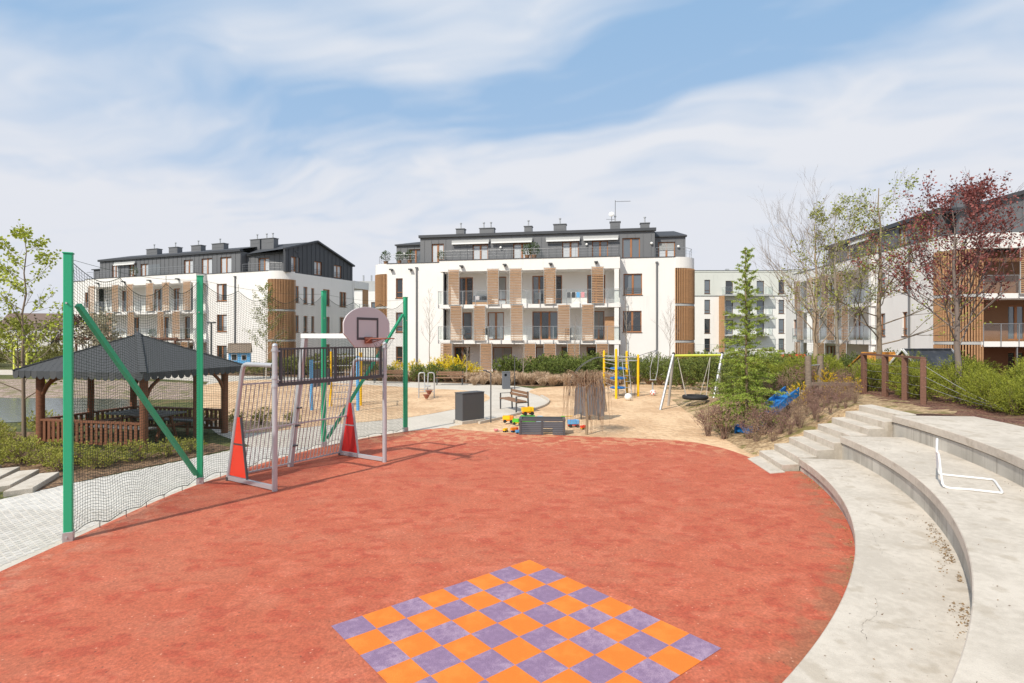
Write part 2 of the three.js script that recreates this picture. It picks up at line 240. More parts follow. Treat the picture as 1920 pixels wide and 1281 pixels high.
// ───────── the ground ─────────
struct('ground', triUV(new THREE.PlaneGeometry(1600, 1600, 1, 1).rotateX(-Math.PI / 2).translate(0, -.006, -300)), M.lawn);
const RISE = .143;
const C = [-7.64, 14.52], R1 = 14.05, R2 = 15.08, R3 = 16.35;                 // centre and radii of the seating steps
const onC = (r, deg) => [C[0] + r * Math.cos(deg * Math.PI / 180), C[1] - r * Math.sin(deg * Math.PI / 180)];
const arc = (r, a0, a1, n) => Array.from({ length: n + 1 }, (_, i) => onC(r, mix(a0, a1, i / n)));
const leftEdge = smoothPts([[-6.25, .6], [-6.36, 5], [-6.37, 8.16], [-6.2, 11.3], [-5.0, 15.1], [-3.28, 17.46], [-2.2, 18.15]], 60, false);
const backEdge = smoothPts([[-2.2, 18.15], [-1.5, 17.75], [-.6, 17.35], [1.57, 16.75], [3.5, 16.3], [4.8, 15.9], [5.5, 14.9], [5.75, 13.7], [5.8, 12.3]], 30, false);
struct('sports_court', ground([...leftEdge, ...backEdge.slice(1), ...arc(R1 + .1, 8.8, 84, 60)], .012), M.court);
// paved path of small pale setts along the net, a branch round the sandpits, a back path
const pathL = smoothPts([[-11.2, 3], [-10.4, 6.5], [-9.2, 10.3], [-8.3, 12.4], [-7.9, 13.2], [-7.0, 15.2]], 30, false);
const sand1 = smoothPts([[-8.1, 17.2], [-6.25, 18.6], [-3.86, 20.4], [-2.3, 22.8], [-1.3, 25.2], [-1.05, 26.8], [-1.5, 29.2], [-2.6, 30.7], [-5.1, 32], [-8.3, 34], [-13, 36.5], [-17, 38], [-18.5, 35], [-15, 27], [-11, 20.5]], 80);
const sand2 = smoothPts([[-2.0, 18.4], [-1.0, 19.4], [-.28, 20.4], [.7, 22.3], [1.34, 23.9], [1.6, 25.6], [1.4, 27.6], [.9, 29.9], [1.6, 32.3], [4.5, 34], [8.2, 36.3], [14, 35], [17, 30], [14, 24], [10.5, 20], [8.2, 17], [6.6, 15.2], [5.9, 13.4], [4.6, 15], [1.6, 16], [-.8, 16.8], [-1.8, 17.6]], 110);
struct('paved_path', ground([[-6.0, -6], [-11.6, -6], ...pathL, [-8.8, 17], [-11, 20], [-15.5, 27.5], [-19.5, 36.5], [-30, 42], [-30, 45.5], [-17, 41.2], [-8.5, 37], [-2.5, 35], [.2, 33.4], [1.6, 31], [2.2, 26], [1.9, 23], [.6, 20], [-1.2, 17.6], [-3, 17], [-4.6, 14.9], [-5.8, 11.2]], .002), M.path);
struct('sandpit', ground(sand1, .008), M.sand);
struct('sandpit', ground(sand2, .007), M.sand);
struct('mulch_bed', ground([[-40, 45.6], [-17, 41.4], [-8.5, 37.1], [-2.5, 35.1], [1.2, 33.2], [4.5, 34.2], [8.2, 36.5], [14, 35.2], [20, 33], [32, 34], [32, 46], [-40, 60]], .004), M.soil);
struct('planting_bed', ground([[-40, 14], [-16, 12.6], [-12.5, 11.8], [-9.1, 10.6], [-8.4, 12.4], [-7.95, 13.3], [-7.3, 14.9], [-8.2, 15.6], [-9.4, 13.7], [-13.4, 14.7], [-14, 17.4], [-40, 18]], .006), M.soil);
struct('gravel_bank', ground(smoothPts([[-60, 28], [-40, 27.2], [-26, 26.6], [-18, 26], [-14, 27], [-15.5, 31], [-20, 35.5], [-28, 38], [-45, 39], [-62, 38]], 60), .003), M.gravel);
struct('pond_water', ground(smoothPts([[-60, 21], [-40, 19.8], [-26, 19.4], [-17.5, 19.2], [-15.2, 20.5], [-15.2, 23.5], [-17, 26], [-24, 27], [-40, 27.6], [-60, 28.4]], 60), .009), new THREE.MeshPhysicalMaterial({ color: lin(.05, .075, .075), roughness: .06, ior: 1.33, bumpMap: rep(T.sandB, .5), bumpScale: .006 }));
struct('side_path', ground([[-80, 48], [-80, 52], [-33, 48.5], [-30, 45.5], [-30, 42]], .0035), M.path);
{ // granite setts: the nearest ones singly, the farther ones as one mass
  const root = scene.getObjectByName('paved_path'), geos = [.096, .092].map((w) => rbox(w, .012, .096, 0, 0, 0, .003, 1));
  const mats = [[.58, .55, .50], [.61, .58, .53], [.55, .52, .475], [.64, .61, .565]].map((c) => mat(c, .92, { bumpMap: rep(T.grain, 3), bumpScale: .003 }));
  const edgeX = (d) => { for (let i = 1; i < leftEdge.length; i++) if (leftEdge[i][1] >= d) return mix(leftEdge[i - 1][0], leftEdge[i][0], (d - leftEdge[i - 1][1]) / (leftEdge[i][1] - leftEdge[i - 1][1])); return -3; };
  const farX = (d) => { for (let i = 1; i < pathL.length; i++) if (pathL[i][1] >= d) return mix(pathL[i - 1][0], pathL[i][0], (d - pathL[i - 1][1]) / (pathL[i][1] - pathL[i - 1][1])); return -7; };
  const list = []; const ca = Math.cos(.42), sa = Math.sin(.42);
  for (let r = -150; r < 200; r++) for (let q = -150; q < 150; q++) {
    const a = (q + (r & 1) * .5) * .103 + (vnoise(r * .1, q * .1, 3) - .5) * .05, b = r * .103; const x = -8 + a * ca - b * sa, d = 9 + a * sa + b * ca;
    if (d < 6.6 || d > 15 || x > edgeX(d) - .14 || x < farX(d) + .04) continue; if (x / d < -.93) continue; list.push([x, d]);
  }
  list.sort((p, q) => p[1] - q[1]);
  list.slice(0, 300).forEach(([x, d], i) => { const o = mesh('sett', geos[i & 1], mats[Math.floor(rnd() * 4)], root); o.position.set(x, .0 + rnd() * .002, -d); o.rotation.set(rr(-.02, .02), -.42 + rr(-.05, .05), rr(-.02, .02)); });
  const rest = list.slice(300), im = new THREE.InstancedMesh(geos[0], mat([1, 1, 1], .92), rest.length), m4 = new THREE.Matrix4(), e = new THREE.Euler(), qn = new THREE.Quaternion(), sc = new THREE.Vector3(1, 1, 1);
  rest.forEach(([x, d], i) => { m4.compose(new THREE.Vector3(x, .0 + rnd() * .002, -d), qn.setFromEuler(e.set(rr(-.02, .02), -.42 + rr(-.05, .05), rr(-.02, .02))), sc); im.setMatrixAt(i, m4); const k = rr(.54, .64); im.setColorAt(i, lin(k, k * .965, k * .9)); });
  im.name = 'sett_field'; im.userData.kind = 'stuff'; root.add(im);
}
{ // the mound behind the seating steps
  const nx = 150, nd = 210, x0 = 4, x1 = 40, d0 = -16, d1 = 36, g = new THREE.PlaneGeometry(1, 1, nx, nd), p = g.attributes.position; let k = 0;
  for (let j = 0; j <= nd; j++) for (let i = 0; i <= nx; i++) {
    const x = mix(x0, x1, i / nx), d = mix(d0, d1, 1 - j / nd), r = Math.hypot(x - C[0], d - C[1]); let h;
    const n = (fbm(x * .9, d * .9, 4, 7) - .5) * .16;
    const bank = clamp((x - 5.85 - .12 * (d - 14.5)) / 3.35), ang = Math.atan2(C[1] - d, x - C[0]) * 57.3, line = RISE * ((x - 6.05) / .43 + 1), far = 13.9 + .31 * (x - 6.05);
    if (ang > 4.9) h = r > R3 + 1.25 ? 1.10 + n * .25 : -.3;
    else if (x < 9.45) {
      h = d < far + .05 ? line - .3 : 1.09 * (bank * .85 + bank * bank * .15) * sstep(30, 22, d) + n * sstep(0, .2, bank);
      if (d < far + .9) h = Math.min(h, line - .1 + n * .3);
      const along = (x - 6.75) * .885 + (d - 16.7) * .465, off = Math.abs(-(x - 6.75) * .465 + (d - 16.7) * .885); if (along > -.4 && along < 2.4) h -= .34 * sstep(.75, .3, off) * sstep(2.4, 1.9, along) * sstep(-.3, .4, along);
    } else h = (1.10 + n * .4) * sstep(30, 22, d);
    if (bank <= 0) h = Math.min(h, -.02); h *= sstep(36, 31, d);
    p.setXYZ(k++, x, h - .004, -d);
  }
  g.computeVertexNormals(); triUV(g);
  const ix = g.index.array, A = [], Bk = []; for (let q = 0; q < ix.length; q += 3) { const x = (p.getX(ix[q]) + p.getX(ix[q + 1]) + p.getX(ix[q + 2])) / 3, d = -(p.getZ(ix[q]) + p.getZ(ix[q + 1]) + p.getZ(ix[q + 2])) / 3; (d > 13.5 && x < 10.9 + (d - 16) * .15 + (vnoise(x * 3, d * 3, 4) - .5) ? Bk : A).push(ix[q], ix[q + 1], ix[q + 2]); }
  const g2 = g.clone(); g.setIndex(A); g2.setIndex(Bk); struct('mound', g, M.mulch); struct('bank', g2, M.bank);
}
// ───────── seating steps ─────────
const Fp = (i) => [6.05 + .43 * i, 13.9 + .133 * i], Np = (i) => [5.87 + .43 * i, 12.35 + .09 * i];
function stepPrism(i, y0, y1, w = 1, cut = 0) { const a = Fp(i), b = Np(i), c = Np(i + w), e = Fp(i + w); return prism([[a[0] + cut, a[1]], [b[0] + cut, b[1]], [c[0] - .003, c[1]], [e[0] - .003, e[1]]], y0, y1, .008); }
function terrace(label, r0, r1, a0, i, h) {
  const t = thing('seating_terrace', label, 'seating terrace'); tag(t, null, null, 'concrete seating terraces');
  const ring = (ra, rb, y0, y1) => prism([...arc(ra, a0, 88, 80), ...arc(rb, a0, 88, 80).reverse()], y0, y1, .01);
  mesh('tread_slab', [ring(r0, r1, h - .155, h), stepPrism(i, h - .155, h)], M.conc, t);
  mesh('riser_wall', [ring(r0 + .032, r0 + .3, -.06, h - .170), stepPrism(i, -.06, h - .170, 1, .03)], M.concWall, t);
  return t;
}
terrace('lowest curved concrete seating terrace edging the red court', R1, R2 + .3, 8.8, 1, RISE * 2);
terrace('middle curved concrete seating terrace with the white bent rail on it', R2, R3 + .3, 7.05, 4, RISE * 5);
terrace('top curved concrete seating terrace beside the evergreen hedge', R3, R3 + 1.75, 5.65, 7, RISE * 8);
[[0, 'lowest loose concrete stair block beside the red court'], [2, 'concrete stair block resting on the lowest terrace, lower of the pair'], [3, 'concrete stair block below the middle terrace, upper of the pair'], [5, 'concrete stair block resting on the middle terrace, lower of the pair'], [6, 'concrete stair block below the top terrace, upper of the pair']].forEach(([i, l]) =>
  tag(mesh('stair_block', stepPrism(i, [0, 1, 1, 1, 1, 1, 1][i] && i > 0 ? -.04 : -.04, RISE * (i + 1)), M.conc), l, 'stair', 'concrete stair blocks'));
tag(mesh('threshold_slab', prism([[5.62, 13.55], [5.5, 12.1], [5.87, 12.2], [6.06, 13.86]], -.05, .03, .006), M.conc), 'flat concrete threshold slab at the foot of the stairs', 'slab');
{ // leaf litter and grit lying in the corner of the lower terrace
  const b = new GB(); for (let i = 0; i < 700; i++) { const a = 30 + 8 * (rnd() + rnd() - 1) + (i % 5) * 1.4, r = R2 - .02 - Math.abs(rnd() + rnd() - 1) * .2 * (.3 + rnd()); const [x, d] = onC(r, a); if (vnoise(a * .9, r * 9, 3) < .42) continue; const s = rr(.006, .02); b.leaf(x, RISE * 2 + .004, -d, s * 1.6, s * .6, nrm([rr(-1, 1), rr(0, .25), rr(-1, 1)]), mixc([.16, .10, .05], [.32, .22, .12], rnd())); }
  for (let i = 0; i < 170; i++) { const a = rr(10, 60), r = rr(R1 + .1, R2), [x, d] = onC(r, a), s = rr(.004, .012); b.leaf(x, RISE * 2 + .004, -d, s * 2, s * .6, nrm([rr(-1, 1), .1, rr(-1, 1)]), mixc([.12, .08, .05], [.3, .2, .12], rnd())); }
  for (let i = 0; i < 120; i++) { const a = rr(8, 55), r = rr(R2 + .1, R3), [x, d] = onC(r, a), s = rr(.004, .013); b.leaf(x, RISE * 5 + .004, -d, s * 2, s * .6, nrm([rr(-1, 1), .1, rr(-1, 1)]), mixc([.12, .08, .05], [.3, .2, .12], rnd())); }
  for (let i = 0; i < 260; i++) { const a = rr(10, 42), r = R1 - .015 - rnd() * rnd() * .12, [x, d] = onC(r, a), s = rr(.006, .016); if (vnoise(a * .8, 3, 5) < .45) continue; b.leaf(x, .016, -d, s * 2.4, s * .6, nrm([rr(-1, 1), rr(0, .8), rr(-1, 1)]), mixc([.20, .17, .05], [.36, .30, .12], rnd())); }
  tag(mesh('leaf_litter', b.geo(), M.woodV), 'dry leaf litter and grit along the foot of the terraces', 'litter', null, 'stuff');
}
{ // fine cracks across the treads
  const ts = scene.children.filter((o) => o.userData.category === 'seating terrace'), rib = (pts, y, w) => { const g = new GB(), P = smoothPts(pts, 26, false).map(([x, d], i) => [x + (hash(i, 3, 5) - .5) * .03, d + (hash(i, 7, 5) - .5) * .03]); for (let i = 1; i < P.length; i++) { const [x0, d0] = P[i - 1], [x1, d1] = P[i], L = Math.hypot(x1 - x0, d1 - d0), nx = (d1 - d0) / L * w, nd = -(x1 - x0) / L * w, k = hash(i, 1, 9) * .9 + .1; g.tri([x0 - nx * k, y, -d0 + nd * k], [x0 + nx * k, y, -d0 - nd * k], [x1, y, -d1], [.16, .14, .12]); } return g.geo(); };
  mesh('crack', rib([[3.7, 5.75], [3.45, 5.4], [3.2, 5.2], [3.1, 4.95]], RISE * 2 + .002, .004), M.woodV, ts[0]); mesh('crack', rib([[3.35, 5.3], [3.9, 5.1], [4.3, 5.05]], RISE * 2 + .002, .003), M.woodV, ts[0]); mesh('crack', rib([[5.0, 8.0], [4.7, 7.3], [4.5, 6.9]], RISE * 2 + .002, .0025), M.woodV, ts[0]); mesh('crack', rib([[5.9, 7.4], [6.6, 7.1], [7.0, 6.9]], RISE * 5 + .002, .003), M.woodV, ts[1]);
}
{ // bent white rail
  const t = thing('bent_rail', 'bent white pipe rail lying loose on the middle concrete terrace', 'rail'), y = RISE * 5 + .018;
  mesh('floor_loop', tube([V(6.34, y + .12, 8.38), V(6.36, y, 8.33), V(6.6, y, 8.2), V(6.88, y, 8.03), V(6.95, y, 8.05), V(7.18, y, 8.38), V(7.4, y, 8.72), V(7.36, y, 8.79), V(7.1, y, 8.95), V(6.86, y, 9.1)], .017, 60, 8), M.white2, t);
  mesh('upright', tube([V(6.86, y, 9.1), V(6.84, y + .1, 9.12), V(6.83, y + .5, 9.13), V(6.80, y + .56, 9.08), V(6.36, y + .5, 8.5), V(6.33, y + .44, 8.42), V(6.34, y + .12, 8.38)], .017, 50, 8), M.white2, t);
}
// ───────── checkerboard ─────────
{
  const t = thing('checkerboard', 'giant purple and orange checkerboard inlaid in the red court', 'checkerboard'), top = [.231, 7.445], ea = [-2.062 / 8, -1.700 / 8], eb = [1.737 / 8, -2.110 / 8];
  const sq = (k) => { const g = ground([[0, 0], ea, [ea[0] + eb[0], ea[1] + eb[1]], eb], 0, 1); g.attributes.uv.array.forEach((_, i, a) => { a[i] += (i & 1) ? k * .37 : k * .61; }); return g; };
  const gs = Array.from({ length: 8 }, (_, k) => sq(k * 1.7)), mp = mat([1, 1, 1], .93, { map: rep(T.purple, .9), bumpMap: rep(T.grain, 2.5), bumpScale: .004 }), mo = mat([1, 1, 1], .93, { map: rep(T.orange, .9), bumpMap: rep(T.grain, 2.5), bumpScale: .004 });
  for (let i = 0; i < 8; i++) for (let j = 0; j < 8; j++) { const o = mesh('square', gs[Math.floor(rnd() * 8)], (i + j) & 1 ? mp : mo, t); o.position.set(top[0] + i * ea[0] + j * eb[0], .016, -(top[1] + i * ea[1] + j * eb[1])); }
}
// ───────── ball-stop net ─────────
{
  const P = [[-6.375, 8.16], [-6.208, 11.3], [-5.006, 15.1], [-3.278, 17.46]], HP = 4.13;
  const t = thing('ball_stop_fence', 'tall green post fence with dark ball-stop netting beside the court', 'fence');
  const ang = [.5, .42, .72, .92];
  P.forEach(([x, d], i) => {
    const p = mesh('post', rbox(.108, HP - .1, .108, 0, .1 + (HP - .1) / 2, 0, .012).rotateY(ang[i]).translate(x, 0, -d), M.green, t);
    mesh('post_foot', rbox(.128, .14, .128, 0, .075, 0, .006).rotateY(ang[i]).translate(x, 0, -d), M.galv, p);
    mesh('cap', rbox(.126, .02, .126, 0, HP + .008, 0, .006).rotateY(ang[i]).translate(x, 0, -d), M.green, p);
    for (const y of [.07, 3.42]) mesh('bolt', bar([0, y, .06], [0, y, .076], .014, 8).rotateY(ang[i] - .2).translate(x, 0, -d), M.galv, p);
  });
  mesh('brace', beam(V(P[0][0] + .06, 3.4, P[0][1] + .1), V(P[1][0] - .02, .22, P[1][1] - .1), .07, .07), M.green, t);
  mesh('brace', beam(V(P[3][0] - .06, 3.6, P[3][1] - .1), V(P[2][0] + .06, .2, P[2][1] + .1), .07, .07), M.green, t);
  for (let s = 0; s < 3; s++) {
    const a = P[s], b = P[s + 1], L = Math.hypot(b[0] - a[0], b[1] - a[1]), nx = (b[1] - a[1]) / L, nd = -(b[0] - a[0]) / L, g = new GB(), cell = .05, N = Math.round(L / cell), Mv = 80, nsc = Math.max(3, Math.round(L / 1.05));
    const pt = (u, v) => {
      const sc = Math.abs(Math.sin(u * nsc * Math.PI)), sagT = .20 * sc * (.7 + .5 * hash(Math.floor(u * nsc), s, 3)) + .34 * Math.sin(u * Math.PI) * .5, low = .07 + .06 * Math.abs(Math.sin(u * nsc * 1.5 * Math.PI)) + .05 * (vnoise(u * 9, s, 5) - .5);
      const top = 4.04 - sagT, y = low + (top - low) * v - .035 * Math.sin(u * Math.PI) * Math.sin(v * Math.PI * 3), off = (vnoise(u * 3 + s * 7, v * 3, 17) - .5) * .14 * Math.sin(u * Math.PI), uu = .03 / L + u * (1 - .06 / L) + (u < .1 ? (.1 - u) * .14 * Math.abs(Math.sin(v * Math.PI * 5)) : 0);
      return [a[0] + (b[0] - a[0]) * uu + nx * off, y, -(a[1] + (b[1] - a[1]) * uu + nd * off)];
    };
    for (let i = 0; i <= N; i++) g.tube(Array.from({ length: 15 }, (_, k) => pt(i / N, k / 14)), .0027, .0027, 3);
    for (let j = 0; j <= Mv; j++) g.tube(Array.from({ length: Math.round(L * 8) + 1 }, (_, k) => pt(k / Math.round(L * 8), j / Mv)), .0027, .0027, 3);
    const net = mesh('net', g.geo(), M.net, t);
    const e = new GB(); for (const v of [0, 1]) e.tube(Array.from({ length: 61 }, (_, k) => pt(k / 60, v)), .006, .006, 4); e.tube(Array.from({ length: 30 }, (_, k) => { const q = [a[0] + (b[0] - a[0]) * k / 29, 4.06 - .10 * Math.sin(k / 29 * Math.PI), -(a[1] + (b[1] - a[1]) * k / 29)]; return q; }), .003, .003, 4); for (let k = 0; k <= nsc; k++) { const q = pt(k / nsc, 1); e.tube([q, [q[0], Math.min(4.06, q[1] + .14), q[2]]], .005, .005, 4); }
    mesh('edge_cord', e.geo(), M.net, net);
    for (let k = 1; k < nsc * 2; k++) { const q = pt(k / nsc / 2, 0); mesh('ground_peg', bar([q[0], 0, q[2]], [q[0], q[1] + .01, q[2]], .006, 5), M.steelDk, net); }
  }
}
// ───────── goal with basketball hoop ─────────
{
  const W = 2.9, t = thing('sports_goal', 'grey steel football goal with basketball hoop above it on the red court', 'goal', -4.496, 10.76, { ry: 1.0158 });
  const rear = 1.5, ht = 2.39, qx = 1.0;
  for (const x of [0, W]) {
    const p = mesh('front_post', [bar([x, 0, 0], [x, 2.74, 0], .05, 16), new THREE.SphereGeometry(.052, 14, 8).translate(x, 2.76, 0)], M.goal, t);
    for (const y of [2.0, 2.16, 2.68]) mesh('clamp', bar([x, y - .025, 0], [x, y + .025, 0], .062, 16), M.goal, p);
    mesh('rear_frame', tube([[x, .05, -rear], [x, .9, -rear + .19], [x, 1.8, -rear + .38], [x, 2.25, -rear + .48], [x, ht - .015, -qx + .07], [x, ht, -.7], [x, ht, -.05]], .044, 60, 12), M.goal, t);
    mesh('base_rail', beam([x, .07, -rear], [x, .07, -.05], .06, .08), M.goal, t);
    mesh('foot', bar([x, 0, -rear], [x, .09, -rear], .05, 10), M.steelDk, t);
    const pan = mesh('side_panel', (() => { const s = shapeOf([[-rear + .05, .13], [-rear + .62, .13], [-rear + .42, 1.32], [-rear + .31, 1.32]]); const g = new THREE.ExtrudeGeometry(s, { depth: .02, bevelEnabled: false }); g.rotateY(-Math.PI / 2); return g.translate(x + .01, 0, 0); })(), x ? M.redDk : M.red, t);
    mesh('panel_frame', [beam([x, .1, -rear + .64], [x, 1.32, -rear + .43], .04, .03), beam([x, .78, -rear + .2], [x, .78, -rear + .5], .03, .03)], x ? M.goal : M.steelDk, pan);
  }
  // leaning grille at the back
  const zAt = (y) => -rear + .06 + .21 * y;
  for (let i = 1; i < 30; i++) { const x = i * W / 30; mesh('grille_bar', bar([x, .1, zAt(.1)], [x, 1.98, zAt(1.98)], .0095, 6), M.goal, t); }
  for (const y of [.1, 1.0, 1.98]) mesh('grille_rail', beam([.03, y, zAt(y) - .015], [W - .03, y, zAt(y) - .015], .03, .03), M.goal, t);
  mesh('crossbar', beam([.05, 2.02, 0], [W - .05, 2.02, 0], .05, .07), M.anth, t);
  mesh('panel_top_rail', beam([.11, 2.7, 0], [W - .11, 2.7, 0], .035, .035), M.anth, t);
  for (let i = 0; i <= 34; i++) { const x = .13 + i * (W - .26) / 34, big = i === 0 || i === 17 || i === 34; mesh('panel_bar', big ? beam([x, 2.04, 0], [x, 2.72, 0], .05, .05) : bar([x, 2.04, 0], [x, 2.69, 0], .011, 6), M.anth, t); }
  mesh('panel_bracket', [[.05, 2.1], [.05, 2.66], [W - .12, 2.1], [W - .12, 2.66]].map(([x, y]) => span(x, x + .08, y - .012, y + .012, -.02, .02)), M.goal, t);
  // hoop carrier
  const cx = W / 2;
  mesh('leaning_mast', [beam([cx, 0, -rear + .02], [cx, 2.9, -.98], .09, .11)], M.goal, t);
  mesh('hoop_arm', [beam([cx, 2.95, -1.05], [cx, 2.95, .92], .11, .1), beam([cx, 2.98, .45], [cx, 3.24, .9], .05, .05)], M.white2, t);
  const bo = sub('backboard', t), s = new THREE.Shape(); s.moveTo(-.33, 2.73); s.lineTo(.33, 2.73); s.lineTo(.615, 3.0); s.lineTo(.615, 3.2); s.absellipse(0, 3.13, .63, .40, .18, Math.PI - .18, false); s.lineTo(-.615, 3.0); s.lineTo(-.33, 2.73);
  mesh('board', new THREE.ExtrudeGeometry(s, { depth: .022, bevelEnabled: true, bevelSize: .006, bevelThickness: .004, bevelSegments: 1, curveSegments: 24 }).translate(cx, 0, .93), M.board, bo);
  const fr = shapeOf([[-.295, 2.87], [.295, 2.87], [.295, 3.32], [-.295, 3.32]]); fr.holes.push(shapeOf([[-.245, 2.92], [.245, 2.92], [.245, 3.27], [-.245, 3.27]])); mesh('target_square', new THREE.ShapeGeometry(fr).translate(cx, 0, .9605), M.line, bo);
  const rim = mesh('rim', [new THREE.TorusGeometry(.23, .011, 8, 36).rotateX(Math.PI / 2).translate(cx, 2.9, 1.36), span(cx - .09, cx + .09, 2.8, 2.93, .958, 1.0), beam([cx - .08, 2.82, 1.0], [cx - .17, 2.89, 1.22], .018, .018), beam([cx + .08, 2.82, 1.0], [cx + .17, 2.89, 1.22], .018, .018), span(cx - .1, cx + .1, 2.885, 2.897, .99, 1.15)], M.rust, t);
  const ng = new GB(); for (let k = 0; k < 12; k++) { const a = k * Math.PI / 6; ng.tube([0, .12, .25, .36].map((q, i) => { const b = a + i * .35, r = .225 - q * .32; return [cx + Math.cos(b) * r, 2.89 - q * .55, 1.36 + Math.sin(b) * r]; }), .003, .003, 3); } mesh('hoop_chain', ng.geo(), M.steelDk, rim);
  mesh('mast_bolt', [.5, .95, 1.35].map((y) => bar([cx - .06, y, -rear + .12 + .16 * y], [cx + .06, y, -rear + .12 + .16 * y], .02, 8)), M.steelDk, t);
}
// ───────── houses ─────────
// A facade's own frame: u along the wall from left to right, y up, v outwards.
class Facade {
  constructor(group, m = new THREE.Matrix4()) { this.g = group; this.m = m; }
  put(name, geo, m, parent = this.g) { let g = Array.isArray(geo) ? merge(geo) : geo.index ? geo.toNonIndexed() : geo; if (m.map) triUV(g); g.applyMatrix4(this.m); return mesh(name, g, m, parent); }
  wall(u0, u1, y0, y1, v, holes = [], m = M.plaster, th = .3, name = 'wall') {
    const s = shapeOf([[u0, y0], [u1, y0], [u1, y1], [u0, y1]]); for (const [a, b, c, d] of holes) s.holes.push(shapeOf([[a, c], [b, c], [b, d], [a, d]]));
    return this.put(name, new THREE.ExtrudeGeometry(s, { depth: th, bevelEnabled: false }).translate(0, 0, v - th), m);
  }
  poly(pts, v, m, th = .3, holes = [], name = 'wall') { const s = shapeOf(pts); for (const [a, b, c, d] of holes) s.holes.push(shapeOf([[a, c], [b, c], [b, d], [a, d]])); return this.put(name, new THREE.ExtrudeGeometry(s, { depth: th, bevelEnabled: false }).translate(0, 0, v - th), m); }
  window([u0, u1, y0, y1], v, { n = 0, pane = null, sill = true, rail = false, shut = 0, fm = M.frameW, name = 'window' } = {}) {
    const w = sub(name, this.g), d = v - .14, f = .075, W = u1 - u0; if (!n) n = W > 1.8 ? 3 : W > .85 ? 2 : 1;
    const bars = [span(u0, u1, y0, y0 + f, d - .04, d + .03), span(u0, u1, y1 - f, y1, d - .04, d + .03), span(u0, u0 + f, y0 + f, y1 - f, d - .04, d + .03), span(u1 - f, u1, y0 + f, y1 - f, d - .04, d + .03)];
    for (let k = 1; k < n; k++) { const u = mix(u0, u1, k / n); bars.push(span(u - .07, u + .07, y0 + f, y1 - f, d - .04, d + .04)); }
    if (n === 1 && y1 - y0 > 1.2) bars.push(span(u0 + f, u1 - f, y0 + .45, y0 + .51, d - .04, d + .035));
    this.put('frame', bars, fm, w);
    for (let k = 0; k < n; k++) { const a = mix(u0, u1, k / n) + (k ? .072 : f), b = mix(u0, u1, (k + 1) / n) - (k < n - 1 ? .072 : f), r = rnd(); this.put('pane', span(a + .002, b - .002, y0 + f + .002, y1 - f - .002, d - .03, d - .012), pane || (r < .45 ? M.paneDk : r < .75 ? M.paneMid : M.paneCurt), w); }
    if (shut) this.put('roller_blind', Array.from({ length: Math.ceil((y1 - y0) * shut / .07) }, (_, k) => span(u0 + f, u1 - f, y1 - f - .06 - k * .07, y1 - f - k * .07 - .012, d + .032, d + .05)), M.pgrey, w);
    if (sill) this.put('sill', span(u0 - .05, u1 + .05, y0 - .05, y0 - .002, d, v + .05), M.frameDk, w);
    if (rail) this.put('guard_rail', [.18, .34, .5].map((q) => span(u0 + .01, u1 - .01, y0 + q, y0 + q + .025, v - .05, v - .02)), M.steelDk, w);
    return w;
  }
  screen([u0, u1, y0, y1], v, step = .125) {          // framed sliding screen of horizontal timber slats
    const p = sub('slatted_screen', this.g), n = Math.floor((y1 - y0 - .06) / step), s = [];
    for (let k = 0; k < n; k++) { const y = y0 + .06 + k * step; s.push(span(u0 + .03, u1 - .03, y, y + step * .58, v - .035, v - .008)); }
    this.put('slats', s, M.slat, p); this.put('screen_frame', [span(u0, u0 + .03, y0, y1, v - .04, v), span(u1 - .03, u1, y0, y1, v - .04, v), span(u0, u1, y0, y0 + .03, v - .04, v), span(u0, u1, y1 - .03, y1, v - .04, v)], M.pgrey, p);
  }
  railing(u0, u1, y, v, h = 1.05, back = 0) {        // glass balustrade
    const p = sub('balcony_railing', this.g), n = Math.max(1, Math.round((u1 - u0) / 1.0)), posts = [], rail = [span(u0, u1, y + h - .03, y + h, v - .025, v + .025)];
    for (let k = 0; k <= n; k++) { const u = clamp(mix(u0, u1, k / n), u0 + .02, u1 - .02); posts.push(span(u - .02, u + .02, y - .28, y + h - .03, v - .02, v + .02)); }
    for (let k = 0; k < n; k++) this.put('glass_panel', span(mix(u0, u1, k / n) + .03, mix(u0, u1, (k + 1) / n) - .03, y + .06, y + h - .06, v - .004, v + .004), M.glass, p);
    if (back) for (const u of [u0, u1]) { rail.push(span(u - .02, u + .02, y + h - .03, y + h, v - back, v)); this.put('glass_panel', span(u - .004, u + .004, y + .06, y + h - .06, v - back + .03, v - .05), M.glass, p); }
    this.put('posts', posts, M.steel, p); this.put('rail', rail, M.steel, p);
  }
  barRail(pts, y, h = .8) {                           // roof terrace railing of round bars along [u, v] points
    const p = sub('roof_railing', this.g), rails = [], posts = [];
    for (let i = 1; i < pts.length; i++) { const [a, b] = pts[i - 1], [c, d] = pts[i], L = Math.hypot(c - a, d - b), n = Math.max(1, Math.round(L / 1.1)); for (const q of [.4, .7, 1]) rails.push(bar([a, y + h * q, b], [c, y + h * q, d], q === 1 ? .016 : .007, 5)); for (let k = 0; k <= n; k++) posts.push(bar([mix(a, c, k / n), y, mix(b, d, k / n)], [mix(a, c, k / n), y + h, mix(b, d, k / n)], .012, 5)); }
    this.put('rails', rails, M.steel, p); this.put('posts', posts, M.steel, p);
  }
  lamp(u, y, v) { const p = sub('wall_lamp', this.g); this.put('bracket', span(u - .05, u + .05, y - .08, y, v, v + .12), M.steelDk, p); this.put('lamp_head', span(u - .14, u + .14, y, y + .1, v + .06, v + .34), M.steelDk, p); }
  globe(u, y, v) { this.put('globe_lamp', new THREE.SphereGeometry(.11, 10, 8).translate(u, y, v + .1), M.lampM); }
